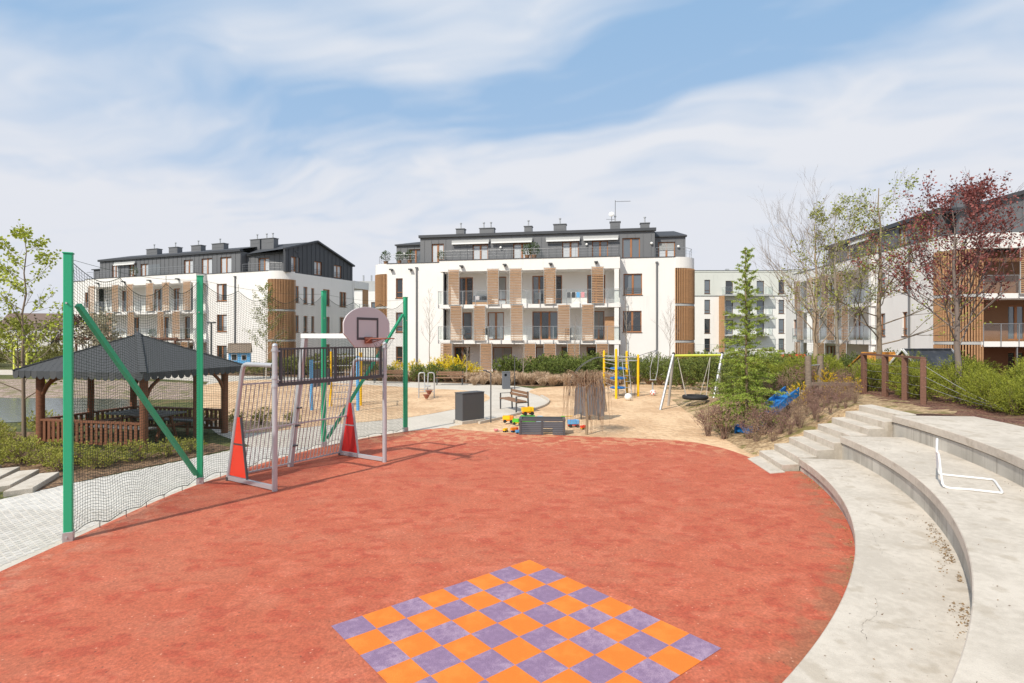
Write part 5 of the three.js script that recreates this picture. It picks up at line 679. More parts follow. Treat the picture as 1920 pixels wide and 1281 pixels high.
{ // wide blue slide on the bank, with its timber deck and posts
  const t = thing('slide', 'blue slide running down the bank below two timber posts', 'slide'), a = [6.75, .1, 16.7], b = [8.75, 1.08, 17.75], n = 14; const prof = (q) => [mix(a[0], b[0], q), a[1] + (b[1] - a[1]) * (q < .12 ? q * .25 : (q - .09) / .91) + .0, mix(a[2], b[2], q)]; const dx = .46, dd = -.888, w = .5;
  const curve = [[0, .0], [.2, .02], [.55, .17], [1.1, .46], [1.65, .76], [2.26, 1.05]], dir = [.885, .465];
  const panel = (off, th, lo, hi) => { const s = new THREE.SplineCurve(curve.map(([u, y]) => new THREE.Vector2(u, y))).getPoints(40), top = s.map((p) => [p.x, p.y + hi]), bot = s.map((p) => [p.x, p.y + lo]).reverse(); const g = new THREE.ExtrudeGeometry(shapeOf([...top, ...bot]), { depth: th, bevelEnabled: true, bevelSize: .008, bevelThickness: .008, bevelSegments: 2 }); g.rotateY(Math.atan2(dir[1], dir[0])); return g.translate(a[0] - dir[1] * off, a[1], -(a[2] + dir[0] * off)); };
  mesh('chute', panel(.21, .42, .02, .05), M.blue, t); mesh('side_wall', panel(-.215, .03, -.04, .2), M.blue, t); mesh('side_wall', panel(.25, .03, -.04, .2), M.blue, t);
  mesh('support', [bar(V(7.7, 0, 17.0), V(7.7, .5, 17.1), .05), bar(V(8.5, .2, 17.4), V(8.5, .85, 17.5), .05)], M.black, t);
  for (const [x, d, h] of [[9.52, 18.2, 2.3], [10.15, 18.65, 2.3]]) mesh('post', bar(V(x, .6, d), V(x - .03, h, d), .095, 10), M.oldWood, t); mesh('grab_bar', bar(V(9.52, 2.0, 18.2), V(10.15, 2.0, 18.65), .02), M.galv, t);
  for (let k = 0; k < 5; k++) mesh('deck_board', rbox(1.25, .05, .14, 0, 0, 0, .01, 1).rotateY(-.35).translate(9.75 + k * .05, 1.16, -(17.6 + k * .15)), M.oldWood, t); mesh('side_rail', [beam(V(9.1, 1.5, 17.2), V(10.6, 1.45, 17.6), .07, .1), ...[9.3, 10.0, 10.55].map((x) => bar(V(x, .8, 17.25 + (x - 9.1) * .27), V(x, 1.46, 17.25 + (x - 9.1) * .27), .05))], M.oldWood, t); }
{ const t = thing('play_structure', 'lime green bar play frame on the lawn beyond the pond', 'play frame', -41, 48); mesh('post', bar([0, 0, 0], [0, 2.2, 0], .09), M.lime, t); mesh('arm', [bar([0, 2.1, 0], [-1.2, 1.9, 0], .06), bar([-.9, .3, 0], [.3, .3, 0], .06)], M.lime, t); mesh('post', bar([-1.1, 0, 0], [-1.1, 1.9, 0], .07), M.lime, t); }
for (const [x, d] of [[-22.6, 26.3 + 14], [-30, 45]]) { const t = thing('bollard', 'short dark bollard by the far path beyond the pond', 'bollard', x, d, { group: 'bollards by the far path' }); mesh('shaft', bar([0, 0, 0], [0, .8, 0], .08, 10), M.anth, t); mesh('cap', new THREE.SphereGeometry(.085, 10, 6).translate(0, .8, 0), M.anth, t); }
{ const t = thing('lamp_post', 'dark lamp post in front of the left white house', 'lamp post', -22.5, 42.5); mesh('shaft', bar([0, 0, 0], [0, 3.9, 0], .07, 8), M.steelDk, t); mesh('head', rbox(.6, .12, .25, 0, 3.95, 0, .04), M.steelDk, t); }
for (const [x0, d0, x1, d1] of [[-1.05, 18.2, .62, 22.0]]) { const c = smoothPts([[-1.1, 19.0], [-.28, 20.3], [.7, 22.2], [1.36, 23.8], [1.64, 25.6], [1.42, 27.6]], 40, false); tag(mesh('kerb', (() => { const l = []; for (let i = 1; i < c.length; i++) l.push(beam(V(c[i - 1][0], .04, c[i - 1][1]), V(c[i][0], .04, c[i][1]), .09, .1)); return l; })(), M.conc), 'low curved concrete kerb between the path tip and the sand', 'kerb'); }
// ───────── trees and shrubs ─────────
function growTree(o) {    // returns wood and foliage geometry; o: height, r, trunk (clear height share), n, spread, up, twig, leaf(size), colours
  const wood = new GB(), leaf = new GB(), H = o.h, tw = [], bark = o.bark || [.2, .15, .11];
  const bend = [rr(-.03, .03), rr(-.03, .03)], trunk = Array.from({ length: 11 }, (_, k) => { const q = k / 10; return [H * (bend[0] * q + (o.lean ? o.lean[0] * q * q : 0)) + rr(-.01, .01) * H * q, H * q, H * (bend[1] * q + (o.lean ? o.lean[1] * q * q : 0)) + rr(-.01, .01) * H * q]; });
  wood.tube(trunk, o.r, o.r * .12, 8, bark);
  const at = (q) => { const f = clamp(q) * 10, i = Math.min(9, Math.floor(f)), u = f - i; return [0, 1, 2].map((k) => mix(trunk[i][k], trunk[i + 1][k], u)); };
  const limb = (p, dir, L, r, lev) => {
    const n = 5, pts = [p]; let d = dir; for (let k = 1; k <= n; k++) { d = nrm([d[0] + rr(-.16, .16), d[1] + rr(-.12, .12) + o.up * .14, d[2] + rr(-.16, .16)]); const q = pts[k - 1]; pts.push([q[0] + d[0] * L / n, q[1] + d[1] * L / n, q[2] + d[2] * L / n]); }
    const c = mixc(bark, o.twigCol || bark, clamp(lev / 2)); wood.tube(pts, r, Math.max(.0022, r * .3), lev > 1 ? 3 : 5, c);
    if (lev >= o.levels) { tw.push(pts); return; }
    const m = o.kids[lev]; for (let k = 0; k < m; k++) { const q = rr(.25, 1), i = Math.min(n - 1, Math.floor(q * n)), s = pts[i], e = pts[i + 1], f = q * n - i, pp = [0, 1, 2].map((a) => mix(s[a], e[a], f)); const dd = nrm([e[0] - s[0], e[1] - s[1], e[2] - s[2]]), u = unit(); limb(pp, nrm([dd[0] * .9 + u[0] * o.fork, dd[1] * .9 + u[1] * o.fork * .7 + o.up * .3, dd[2] * .9 + u[2] * o.fork]), L * rr(.38, .62), r * .5, lev + 1); }
    tw.push(pts.slice(2));
  };
  for (let k = 0; k < o.n; k++) { const q = mix(o.clear, .97, (k + rnd() * .8) / o.n), a = k * 2.4 + rr(-.4, .4), s = 1 - .72 * Math.pow((q - o.clear) / (1 - o.clear), 1.2), L = o.spread * s * rr(.75, 1.15); limb(at(q), nrm([Math.cos(a), o.rise + o.up * .4 * (q), Math.sin(a)]), L, o.r * (1 - q * .85) * (o.thin || .42), 0); }
  if (o.leaves) for (const pts of tw) for (let k = 0; k < o.leaves; k++) { const i = Math.floor(rnd() * (pts.length - 1)), f = rnd(), p = [0, 1, 2].map((a) => mix(pts[i][a], pts[i + 1][a], f)); if (o.sparse && vnoise(p[0] * 1.3 + 50, p[1] * 1.3 + p[2] * .9, 3) < o.sparse) continue; const u = unit(), s = o.size * rr(.6, 1.25), j = o.jit || .03; leaf.leaf(p[0] + u[0] * j, p[1] + u[1] * j, p[2] + u[2] * j, s, s * (o.wide || .3), nrm([u[0], u[1] + (o.leafUp || 0), u[2]]), mixc(o.c0, o.c1, rnd())); }
  return [wood.geo(), o.leaves ? leaf.geo() : null];
}
function tree(name, label, x, d, y, o, group) { const t = thing(name, label, 'tree', x, d, { y, group, ry: o.ry || 0 }), [w, l] = growTree(o); mesh('trunk', w, M.woodV, t); if (l) mesh('crown', l, M.leaf, t); return t; }
seed = 77;
tree('plum_tree', 'dark red leaved plum tree beside the rope fence', 12.75, 16.2, 1.08, { h: 5.5, r: .095, thin: .34, clear: .27, n: 30, spread: 2.8, rise: .9, up: .38, levels: 2, kids: [6, 4], fork: .75, leaves: 10, sparse: .28, size: .075, wide: .36, jit: .06, c0: [.15, .04, .04], c1: [.36, .125, .11], bark: [.20, .16, .14], twigCol: [.07, .04, .04] });
tree('budding_tree', 'tall slim tree with tiny budding leaves behind the rope fence', 14.2, 22.0, .9, { h: 7.8, r: .12, thin: .3, clear: .2, n: 22, spread: 3.4, rise: .35, up: .12, levels: 2, kids: [5, 4], fork: .6, leaves: 6, sparse: .3, size: .085, wide: .36, jit: .07, c0: [.20, .24, .04], c1: [.42, .45, .10], bark: [.26, .20, .14], twigCol: [.10, .08, .06] });
tree('budding_tree', 'multi-branched tree with sparse yellow-green buds next to the two slide posts', 12.4, 21.6, .85, { h: 6.8, r: .08, thin: .34, clear: .24, n: 24, spread: 2.9, rise: .8, up: .3, levels: 2, kids: [5, 4], fork: .7, leaves: 7, sparse: .33, size: .08, wide: .36, jit: .07, c0: [.20, .22, .04], c1: [.42, .43, .10], bark: [.27, .23, .18], twigCol: [.15, .11, .09] });
tree('bare_tree', 'bare leafless tree with pale bark behind the larch', 16.0, 30.0, 0, { h: 8.9, r: .15, thin: .3, clear: .24, n: 28, spread: 5.0, rise: 1.0, up: .35, levels: 3, kids: [5, 4, 3], fork: .55, leaves: 0, bark: [.38, .29, .20], twigCol: [.29, .245, .215] });
tree('young_tree', 'young tree with fresh yellow-green leaves in front of the pond', -13.75, 16.0, 0, { h: 5.9, r: .055, clear: .18, n: 26, spread: 1.7, rise: .55, up: .2, levels: 1, kids: [5], fork: .7, leaves: 20, size: .085, wide: .38, jit: .07, sparse: .42, c0: [.30, .36, .03], c1: [.52, .56, .08], bark: [.24, .18, .13], twigCol: [.12, .09, .06], lean: [.02, 0] });
for (const [x, d, h, l, c0, c1] of [[-40, 46, 4.2, 'small tree with yellow-green leaves beyond the gravel bank', [.24, .27, .04], [.40, .42, .08]], [-37, 49, 4.4, 'dark reddish small tree beyond the gravel bank', [.10, .05, .04], [.2, .1, .07]], [-34.2, 47.5, 4.6, 'pale blossoming small tree beyond the gravel bank', [.36, .34, .22], [.55, .5, .38]], [-47, 50, 5.4, 'tallest yellow-green small tree at the far lawn', [.22, .26, .03], [.38, .40, .07]]]) tree('small_tree', l, x, d, 0, { h, r: .07, clear: .3, n: 16, spread: 1.9, rise: .6, up: .25, levels: 1, kids: [5], fork: .7, leaves: 16, size: .19, wide: .4, jit: .15, c0, c1, bark: [.2, .15, .1] }, 'small trees beyond the pond');
tree('birch_tree', 'slender young birch with hazy green leaves before the timber corner of the left house', -16.6, 38.3, 0, { h: 6.4, r: .05, clear: .25, n: 30, spread: 1.5, rise: .9, up: .1, levels: 1, kids: [5], fork: .5, leaves: 10, size: .10, wide: .35, jit: .08, c0: [.14, .17, .04], c1: [.28, .30, .09], bark: [.5, .47, .42], twigCol: [.14, .10, .08] });
for (const [x, d, h, s, l] of [[-6.0, 41.2, 6.4, 1.1, 'thin leafless sapling against the white wall left of the balconies'], [11.0, 39.6, 5.4, 1.5, 'bushy leafless sapling against the white wall beside the downpipe'], [4.2, 38.2, 4.3, .6, 'thin leafless sapling in front of the lower balconies'], [-2.9, 36, 2.2, .7, 'small round-headed leafless tree behind the bench'], [.7, 35.6, 2.6, .6, 'small leafless tree behind the litter bin'], [7.8, 38.6, 6.2, 1.2, 'leafless sapling behind the climbing frame']]) tree('bare_sapling', l, x, d, 0, { h, r: .04, clear: .35, n: 22, spread: s, rise: 1.5, up: .4, levels: 2, kids: [4, 2], fork: .5, leaves: 0, bark: [.33, .28, .23], twigCol: [.27, .22, .19] });
{ // larch
  const t = thing('larch_tree', 'bright green young larch at the foot of the bank', 'tree', 7.0, 16.95, { y: .12 }), w = new GB(), l = new GB(), H = 5.5; w.tube(Array.from({ length: 9 }, (_, k) => [rr(-.015, .015) * k * .4, H * k / 8, rr(-.015, .015) * k * .4]), .055, .006, 8, [.24, .18, .12]);
  for (let k = 0; k < 120; k++) { const q = .07 + .92 * Math.pow(k / 120, 1.3), y = H * q, a = k * 2.39996 + rr(-.3, .3), L = (1.22 * Math.pow(1 - q, .95) + .14) * rr(.4, 1.2), pts = []; const rise = mix(-.04, .6, q); for (let i = 0; i < 6; i++) { const f = i / 5; pts.push([Math.cos(a) * L * f + rr(-.02, .02), y + L * (rise * f - .22 * f * f + .12 * f * f * f) + rr(-.015, .015), Math.sin(a) * L * f + rr(-.02, .02)]); }
    w.tube(pts, .012 * (1 - q * .5), .003, 4, [.22, .16, .09]); const tufts = (P, n) => { for (let i = 0; i < n; i++) { const f = rnd() * (P.length - 1), j = Math.min(P.length - 2, Math.floor(f)), u = f - j, p = [0, 1, 2].map((z) => mix(P[j][z], P[j + 1][z], u)), c = mixc([.18, .26, .03], [.42, .52, .10], rnd()); for (let z = 0; z < 3; z++) { const d = unit(); l.leaf(p[0], p[1], p[2], rr(.05, .08), .009, nrm([d[0], d[1] + .35, d[2]]), c, .1); } } };
    tufts(pts, Math.round(12 + 40 * L)); const m = Math.round(L * 7); for (let z = 0; z < m; z++) { const f = rr(.25, .95), j = Math.min(4, Math.floor(f * 5)), p = pts[j], a2 = a + (rnd() < .5 ? 1 : -1) * rr(.5, 1.1), L2 = L * rr(.18, .4); const P2 = [0, 1, 2, 3].map((i) => [p[0] + Math.cos(a2) * L2 * i / 3, p[1] - .08 * L2 * i + rr(-.01, .01), p[2] + Math.sin(a2) * L2 * i / 3]); w.tube(P2, .005, .002, 3, [.24, .17, .09]); tufts(P2, Math.round(6 + 36 * L2)); } }
  mesh('trunk', w.geo(), M.woodV, t); mesh('needles', l.geo(), M.leaf, t); }
{ // weeping tree
  const t = thing('weeping_tree', 'small leafless weeping tree with trailing twigs at the court edge', 'tree', 2.22, 16.9), w = new GB(); w.tube([[0, 0, 0], [.02, .5, 0], [-.02, 1.1, .01], [.02, 1.6, 0]], .042, .035, 8, [.30, .23, .15]);
  for (let k = 0; k < 100; k++) { const a = rr(0, 6.28), R = rr(.18, .66), top = rr(1.55, 2.0), end = Math.max(.12, rr(-.3, 1.2)), pts = [], b = a + rr(-.4, .4); for (let i = 0; i < 11; i++) { const f = i / 10, out = R * Math.min(1, Math.sqrt(f * 2.6)) * (1 + .12 * f); pts.push([Math.cos(mix(a, b, f)) * out + rr(-.018, .018), f < .28 ? mix(1.55, top, Math.sin(f / .28 * 1.57)) : mix(top, end, Math.pow((f - .28) / .72, 1.25)), Math.sin(mix(a, b, f)) * out + rr(-.018, .018)]); } w.tube(pts, .009, .0022, 4, mixc([.22, .145, .09], [.36, .25, .16], rnd())); }
  for (let k = 0; k < 130; k++) { const a = rr(0, 6.28), r = rr(0, .5); w.tube([0, 1, 2, 3].map((i) => [Math.cos(a) * r + rr(-.12, .12), 1.5 + .12 * i + rr(-.08, .08), Math.sin(a) * r + rr(-.12, .12)]), .007, .003, 4, mixc([.24, .16, .10], [.36, .26, .17], rnd())); }
  mesh('trunk', w.geo(), M.woodV, t); }
function shrubGeo(o) { const l = new GB(), w = new GB(); for (let k = 0; k < (o.stems || 14); k++) { const a = rr(0, 6.28), s = rr(.3, .95); w.tube([[rr(-.06, .06), 0, rr(-.06, .06)], [Math.cos(a) * o.r * s * .45, o.h * .45 * rr(.8, 1.2), Math.sin(a) * o.r * s * .45], [Math.cos(a) * o.r * s * .9, o.h * rr(.65, 1), Math.sin(a) * o.r * s * .9]], .014, .003, 4, o.bark || [.17, .12, .08]); }
  // foliage hangs in sprays: each spray is a short twig with leaves along it
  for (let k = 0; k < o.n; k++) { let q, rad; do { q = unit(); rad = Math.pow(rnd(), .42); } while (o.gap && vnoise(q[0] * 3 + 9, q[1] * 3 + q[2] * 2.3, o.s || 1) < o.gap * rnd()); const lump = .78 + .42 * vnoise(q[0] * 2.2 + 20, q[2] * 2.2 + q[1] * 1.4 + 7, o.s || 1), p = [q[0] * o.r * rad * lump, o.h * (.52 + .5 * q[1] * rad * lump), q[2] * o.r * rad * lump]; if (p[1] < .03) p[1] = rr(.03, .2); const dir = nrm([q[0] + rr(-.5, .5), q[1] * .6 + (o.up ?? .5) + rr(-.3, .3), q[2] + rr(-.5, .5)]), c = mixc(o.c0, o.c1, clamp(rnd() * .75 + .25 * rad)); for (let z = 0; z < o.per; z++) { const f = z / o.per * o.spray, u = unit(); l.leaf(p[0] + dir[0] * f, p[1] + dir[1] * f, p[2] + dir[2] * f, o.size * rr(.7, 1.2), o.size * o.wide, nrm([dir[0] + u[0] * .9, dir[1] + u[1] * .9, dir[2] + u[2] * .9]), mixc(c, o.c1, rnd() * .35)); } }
  return [w.geo(), l.geo()]; }
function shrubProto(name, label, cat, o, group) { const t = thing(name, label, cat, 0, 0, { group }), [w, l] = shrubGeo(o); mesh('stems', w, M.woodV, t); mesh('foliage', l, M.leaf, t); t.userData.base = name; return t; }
function plant(protos, list, lab) { const used = new Set(); list.forEach(([x, d, s = 1, y = 0, sy]) => { const pr = protos[Math.floor(rnd() * protos.length)]; const ry = rr(0, 6.28); let o = pr; if (!used.has(pr)) { used.add(pr); pr.position.set(x, y, -d); pr.rotation.y = ry; pr.scale.set(s, sy || s, s); } else o = dup(pr, x, d, { y, ry, s, sy }); if (lab) { const l = lab(x, d, s); if (l) o.userData.label = l; } }); protos.forEach((p) => { if (!used.has(p)) scene.remove(p); }); scene.children.forEach((o) => { delete o.userData.base; }); }
seed = 5;
const gy = (x, d) => 0;
{ // tall evergreen hedge behind the sandpit
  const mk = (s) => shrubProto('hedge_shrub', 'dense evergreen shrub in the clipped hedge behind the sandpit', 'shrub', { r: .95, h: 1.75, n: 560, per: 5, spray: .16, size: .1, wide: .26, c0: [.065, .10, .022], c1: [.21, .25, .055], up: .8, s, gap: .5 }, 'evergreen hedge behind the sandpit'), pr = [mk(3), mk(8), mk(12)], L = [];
  for (let x = 2.2; x < 21; x += 1.05) L.push([x + rr(-.2, .2), 38.6 - .16 * x + rr(-.4, .4), rr(.85, 1.05)]); for (let x = 7.5; x < 20; x += 1.1) L.push([x + rr(-.2, .2), 34.6 - .33 * (x - 7.5) + rr(-.3, .3), rr(.85, 1.1)]); for (let x = 9; x < 16; x += 1.1) L.push([x + .4, 31.2 - .6 * (x - 9) + rr(-.3, .3), rr(.95, 1.2)]); for (let x = 11.8; x < 21; x += 1.2) L.push([x, 26.2 + rr(-.6, .6), rr(.9, 1.15), .3]); for (const [x, d, s] of [[8.7, 20.5, .8], [9.3, 21.2, .9], [9.8, 20.3, .8], [8.9, 19.5, .65], [10.3, 21.1, .95], [8.5, 21.7, .85], [9.5, 22.3, 1], [10.6, 22.4, 1]]) L.push([x, d, s, .25]); plant(pr, L, (x, d) => 'dense evergreen hedge shrub ' + (d < 23 ? 'between the larch and the two slide posts' : d < 27.5 ? 'between the slide posts and the orange-roofed playhouse' : d > 35.3 ? x < 7 ? 'below the balconies behind the climbing tower' : x < 14 ? 'against the white wall behind the basket swing' : 'in front of the red-roofed playhouse' : x < 10.5 ? 'directly behind the basket swing' : x < 15 ? 'in the gap between the swing and the bare tree' : 'at the foot of the bare tree')); }
{ const mk = (s) => shrubProto('laurel_shrub', 'rounded mid-green shrub among the brown ornamental grasses', 'shrub', { r: .95, h: 1.5, n: 470, per: 5, spray: .12, size: .11, wide: .34, c0: [.065, .105, .022], c1: [.21, .255, .055], up: .6, s, gap: .5 }, 'green shrubs among the grasses'), pr = [mk(4), mk(9)], L = []; for (let x = -.6; x < 7; x += .95) L.push([x + rr(-.2, .2), 37.8 + rr(-.6, .6), rr(.9, 1.15)]); for (const [x, d, s] of [[3.3, 35.8, 1], [2.4, 36.3, .9], [4.6, 36.3, .95], [-4.9, 36.4, .75], [-6.0, 36.8, .7], [-9.2, 38, .7], [-8, 37.6, .6], [-3.6, 37.3, .7]]) L.push([x, d, s]); plant(pr, L, (x, d) => 'rounded mid-green shrub ' + (x < -7 ? 'behind the bench beside the goal' : x < -3 ? 'behind the bench facing the sandpit' : x < 1.6 ? 'behind the litter bin and dry grasses' : d < 36.8 ? 'standing out among the dry grasses' : 'under the middle of the balconies')); }
{ const mk = (s) => shrubProto('forsythia_shrub', 'forsythia shrub covered in bright yellow flowers below the white wall', 'shrub', { r: .8, h: 1.45, n: 330, per: 5, spray: .2, size: .09, wide: .36, c0: [.60, .48, .015], c1: [.88, .72, .04], up: .9, s, gap: .7, stems: 24 }, 'forsythia shrubs by the house'), pr = [mk(5), mk(10)]; plant(pr, [[-4.6, 39.6, 1.05], [-3.6, 39.2, 1], [-5.4, 40.2, .9], [-2.6, 39.3, .7], [-6.9, 40.6, .8], [-8.2, 41, .75], [-9.3, 41.2, .6]]); }
{ const mk = () => { const t = thing('ornamental_grass', 'dry straw brown tuft of ornamental grass in the bed behind the benches', 'grass', 0, 0, { group: 'dry ornamental grass tufts' }), b = new GB(); for (let k = 0; k < 300; k++) { const a = rr(0, 6.28), lean = rr(.1, .62), L = rr(.4, .78), d = nrm([Math.cos(a) * lean, 1 - lean * .45, Math.sin(a) * lean]), r = rr(0, .12), c = mixc([.28, .18, .11], [.60, .45, .30], rnd()); b.leaf(Math.cos(a) * r, 0, Math.sin(a) * r, L, .012, d, c); if (k % 2) b.leaf(Math.cos(a) * r + d[0] * L * .72, d[1] * L * .72, Math.sin(a) * r + d[2] * L * .72, .16, .02, nrm([d[0] * 1.6, d[1] * .5, d[2] * 1.6]), mixc([.46, .32, .21], [.66, .51, .37], rnd())); } mesh('blades', b.geo(), M.woodV, t); t.userData.base = 'ornamental_grass'; t.userData.kind = 'thing'; return t; }, pr = [mk(), mk(), mk()], L = [];
  for (let r = 0; r < 6; r++) for (let x = -2.4; x < 6.4; x += .58) { const d = 34.1 + r * .62 + (x > 1.2 ? -.9 + (x - 1.2) * .12 : 0) + rr(-.2, .2); L.push([x + rr(-.22, .22), d, rr(.75, 1.15)]); } for (let x = -11; x < -2.5; x += .62) for (let r = 0; r < 2; r++) L.push([x + rr(-.2, .2), 37.2 + r * .8 - (x + 7) * .22 + rr(-.2, .2), rr(.8, 1.2)]); for (let x = 6.5; x < 11; x += .6) L.push([x, 35.2 - (x - 6.5) * .35 + rr(-.3, .3), rr(.6, .9)]); plant(pr, L, (x, d) => 'dry straw brown tuft of ornamental grass ' + (x < -6.5 ? 'behind the bench beside the goal' : x < -2.5 ? 'behind the bench facing the sandpit' : x < 1 ? 'around the litter bin' : x < 6.45 ? 'at the sand edge below the green shrubs' : 'behind the climbing tower spinner')); }
{ // near evergreen shrubs on the mound
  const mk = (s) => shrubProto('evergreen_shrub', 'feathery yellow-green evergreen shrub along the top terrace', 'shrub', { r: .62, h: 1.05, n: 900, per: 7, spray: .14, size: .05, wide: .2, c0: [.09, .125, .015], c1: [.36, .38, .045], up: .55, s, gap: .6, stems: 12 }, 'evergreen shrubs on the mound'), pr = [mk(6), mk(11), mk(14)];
  const L = []; for (const [x, d, s] of [[11.75, 13.3, .7], [12.2, 12.9, .8], [12.4, 13.7, .9], [12.9, 12.3, .8], [11.9, 14.1, .8], [12.1, 12.3, .6], [13.4, 11.6, .8], [12.2, 14.6, .9], [12.9, 14.0, 1], [13.6, 14.9, 1.05], [12.4, 15.6, 1], [13.3, 13.0, .9], [14.2, 13.8, 1.1], [14.9, 15.2, 1.1], [11.9, 16.6, 1], [12.4, 17.6, 1.05], [13.4, 16.9, 1.1], [14.4, 17.9, 1.15], [15.6, 16.4, 1.1], [13.2, 18.8, 1.1], [12.1, 19.2, 1.0], [13.9, 12.2, .8], [14.8, 12.8, 1], [15.6, 13.9, 1.1], [16.4, 15.2, 1.1], [14.4, 11.2, .8], [15.4, 11.9, .9], [16.2, 12.7, 1], [12.9, 20.2, 1.1], [15.4, 19, 1.2], [16.8, 18, 1.2], [11.3, 20.4, 1.0], [10.6, 21, 1.05], [11.7, 21.4, 1.1], [9.9, 20.6, .9], [9.3, 21.4, 1.1]]) L.push([x, d, s, 1.06, s * rr(.85, 1.05)]); plant(pr, L, (x, d) => 'feathery yellow-green evergreen shrub ' + (d > 19.9 ? 'behind the slide posts' : d > 17.4 ? 'around the charcoal-roofed playhouse' : d > 15.4 ? 'at the foot of the red-leaved plum' : d > 13.5 ? 'beside the stay ropes of the fence' : 'along the mulch edge of the top terrace')); }
{ // twiggy brown shrubs on the bank
  const mk = (c0, c1) => { const t = thing('twiggy_shrub', 'twiggy shrub with small brown withered leaves on the bank by the stairs', 'shrub', 0, 0, { group: 'twiggy shrubs on the bank' }), w = new GB(), l = new GB(); for (let k = 0; k < 26; k++) { const a = rr(0, 6.28), s = rr(.15, .6), H = rr(.6, 1.15), p = [[rr(-.08, .08), -.05, rr(-.08, .08)], [Math.cos(a) * s * .4, H * .45, Math.sin(a) * s * .4], [Math.cos(a) * s, H, Math.sin(a) * s]]; w.tube(p, .008, .0025, 4, mixc([.17, .10, .075], [.30, .20, .15], rnd())); for (let z = 0; z < 5; z++) { const f = rr(.3, 1), q = [p[1], p[2]].reduce((A, B) => [0, 1, 2].map((i) => mix(A[i], B[i], f))), u = unit(), e = [q[0] + u[0] * .2, q[1] + Math.abs(u[1]) * .2, q[2] + u[2] * .2]; w.tube([q, e], .004, .0018, 3, [.22, .14, .11]); for (let m = 0; m < 9; m++) { const g = rnd(), v = unit(); l.leaf(mix(q[0], e[0], g), mix(q[1], e[1], g), mix(q[2], e[2], g), rr(.02, .04), .01, v, mixc(c0, c1, rnd())); } } } mesh('stems', w.geo(), M.woodV, t); mesh('withered_leaves', l.geo(), M.woodV, t); t.userData.base = 'twiggy_shrub'; return t; };
  const pr = [mk([.20, .11, .085], [.38, .24, .18]), mk([.24, .16, .10], [.44, .32, .20]), mk([.17, .09, .08], [.33, .19, .15])], hb = (x, d) => 1.09 * sstep(0, 1, clamp((x - 5.85 - .12 * (d - 14.5)) / 3.35)) - .03, L = [];
  for (const [x, d, s] of [[6.05, 16.2, 1.0], [6.35, 16.9, .9], [6.0, 17.4, .8], [6.9, 15.6, .85], [7.15, 15.15, .6], [7.7, 15.3, .5], [8.3, 15.6, .5], [8.0, 16.0, .45], [8.8, 16.0, .5], [8.9, 16.6, .55], [9.4, 16.6, .5], [7.0, 15.9, .6], [7.5, 15.6, .5], [8.5, 16.1, .4], [8.1, 15.2, .4], [8.9, 15.5, .4], [8.9, 16.9, .4], [9.2, 15.9, .4], [9.7, 16.3, .4], [7.2, 14.75, .45], [7.6, 14.95, .5], [8.05, 14.95, .4], [8.5, 15.15, .45], [8.95, 15.25, .4], [6.75, 14.7, .45], [6.5, 15.1, .6], [9.3, 15.4, .4], [7.85, 15.65, .55], [7.3, 15.9, .6], [8.25, 15.9, .5], [8.7, 16.3, .5], [9.1, 16.3, .5], [9.55, 16.8, .55], [10.1, 16.7, .45], [7.0, 16.3, .6], [5.75, 16.7, .8], [6.5, 15.6, .7], [9.9, 17.0, .5], [10.5, 17.6, .5], [10.8, 18.6, .7], [11.2, 19.1, .75], [9.9, 19.2, .9], [10.5, 19.6, .9], [9.2, 18.9, .8], [8.6, 18.6, .8], [7.9, 18.4, .7], [6.5, 17.9, .8], [7.2, 18.4, .7]]) L.push([x, d, s, hb(x, d)]); plant(pr, L, (x, d) => 'twiggy shrub with small brown withered leaves ' + (x < 6.8 ? 'around the larch trunk' : d < 16.7 ? 'on the bank beside the concrete stairs' : x < 8.7 ? 'behind the blue slide' : 'by the timber deck of the slide')); }
{ const mk = (s) => shrubProto('yellow_shrub', 'small shrub in yellow flower beside the slide', 'shrub', { r: .35, h: .7, n: 130, per: 5, spray: .1, size: .042, wide: .4, c0: [.42, .27, .01], c1: [.75, .52, .03], up: .8, s, gap: .8, stems: 14 }, 'yellow flowering shrubs by the slide'); plant([mk(2), mk(7)], [[8.9, 17.55, 1, .75], [9.6, 17.0, .8, .9], [10.9, 18.3, .9, 1.0], [11.05, 18.9, .8, 1.0], [10.2, 18.5, .9, 1.2], [7.4, 17.9, .7, .4]]); }
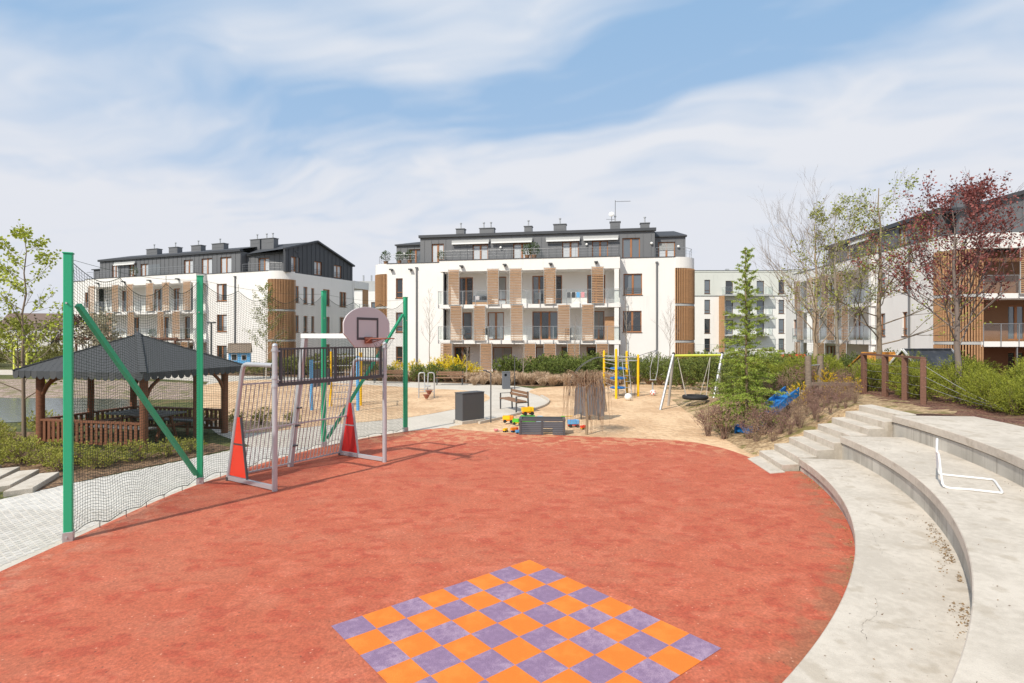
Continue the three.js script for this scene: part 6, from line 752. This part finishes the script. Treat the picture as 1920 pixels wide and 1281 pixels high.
{ // low shrubs along the planting bed by the gazebo
  const mk = (s) => shrubProto('spiraea_shrub', 'low spring-green shrub in the planting bed before the gazebo', 'shrub', { r: .48, h: .66, n: 260, per: 6, spray: .1, size: .05, wide: .32, c0: [.18, .20, .03], c1: [.46, .45, .09], up: .8, s, gap: .8, stems: 26, bark: [.22, .15, .11] }, 'low shrubs before the gazebo'), pr = [mk(2), mk(6), mk(13)], L = [];
  for (const [x, d, s] of [[-11.9, 13.1, 1], [-11.2, 13.0, 1.05], [-10.5, 12.8, .95], [-12.6, 13.4, 1.05], [-9.9, 12.9, 1], [-9.3, 13.1, 1], [-8.8, 13.4, .95], [-8.4, 13.9, .9], [-8.1, 14.4, .8], [-10.9, 13.7, .9], [-13.3, 13.9, 1], [-12.2, 14.2, .9], [-11.5, 12.4, .8], [-12.3, 12.5, .9], [-13.1, 12.8, .9], [-9.8, 12.3, .75], [-9.2, 12.6, .8], [-14, 14.6, 1.1], [-14.3, 15.6, 1.2], [-13.8, 16.9, 1.1], [-14.6, 17.6, 1.2], [-13.6, 15.2, .9], [-15.2, 16.5, 1.0]]) L.push([x, d, s * .82, 0, s * rr(.6, .85)]); for (let k = 0; k < 9; k++) L.push([-14.6 + k * .9, rr(18.7, 19.1), rr(.5, .8)]); plant(pr, L, (x, d) => 'low spring-green shrub ' + (d > 18.3 ? 'between the gazebo and the pond' : d > 15 ? 'around the foot of the young tree' : x < -11.6 ? 'beside the stepping slabs' : x < -9.6 ? 'in front of the gazebo balusters' : 'behind the net at the gazebo corner')); }
{ // far bushes on the lawn beyond the pond, in front of the left house
  const mk = (s) => shrubProto('far_bush', 'olive green bush on the lawn in front of the left house', 'shrub', { r: 1.1, h: 1.35, n: 330, per: 5, spray: .2, size: .15, wide: .3, c0: [.15, .155, .04], c1: [.34, .34, .11], up: .7, s, gap: .6 }, 'bushes before the left house'), pr = [mk(3), mk(9)], L = []; for (let k = 0; k < 34; k++) { const u = rr(0, 1); L.push([mix(-44, -12, u), mix(50, 41.5, u) + rr(-.5, 2.2), rr(.6, 1.05)]); } for (let k = 0; k < 12; k++) L.push([rr(-60, -42), rr(50, 58), rr(.9, 1.5)]); plant(pr, L, (x, d) => 'olive green bush ' + (x < -42 ? 'on the far lawn beyond the gravel bank' : x < -32 ? 'below the small trees beyond the pond' : x < -24 ? 'under the pergola of the left house' : x < -17.5 ? 'around the lamp post and blue playhouse' : 'at the foot of the young birch')); }
{ const b = new GB(); for (let k = 0; k < 9000; k++) { const x = rr(-150, -30), d = 95 + rr(0, 14), hh = 4.5 + 3.5 * fbm(x * .12, 3, 3, 5); const y = rr(0, 1) * hh; b.leaf(x, y, -d, rr(.3, .7), .16, nrm(unit()), mixc([.12, .10, .06], [.30, .26, .14], rnd())); } tag(mesh('distant_wood', b.geo(), M.woodV), 'hazy belt of distant trees on the horizon', 'wood', null, 'stuff'); }
renderer.render(scene, camera);
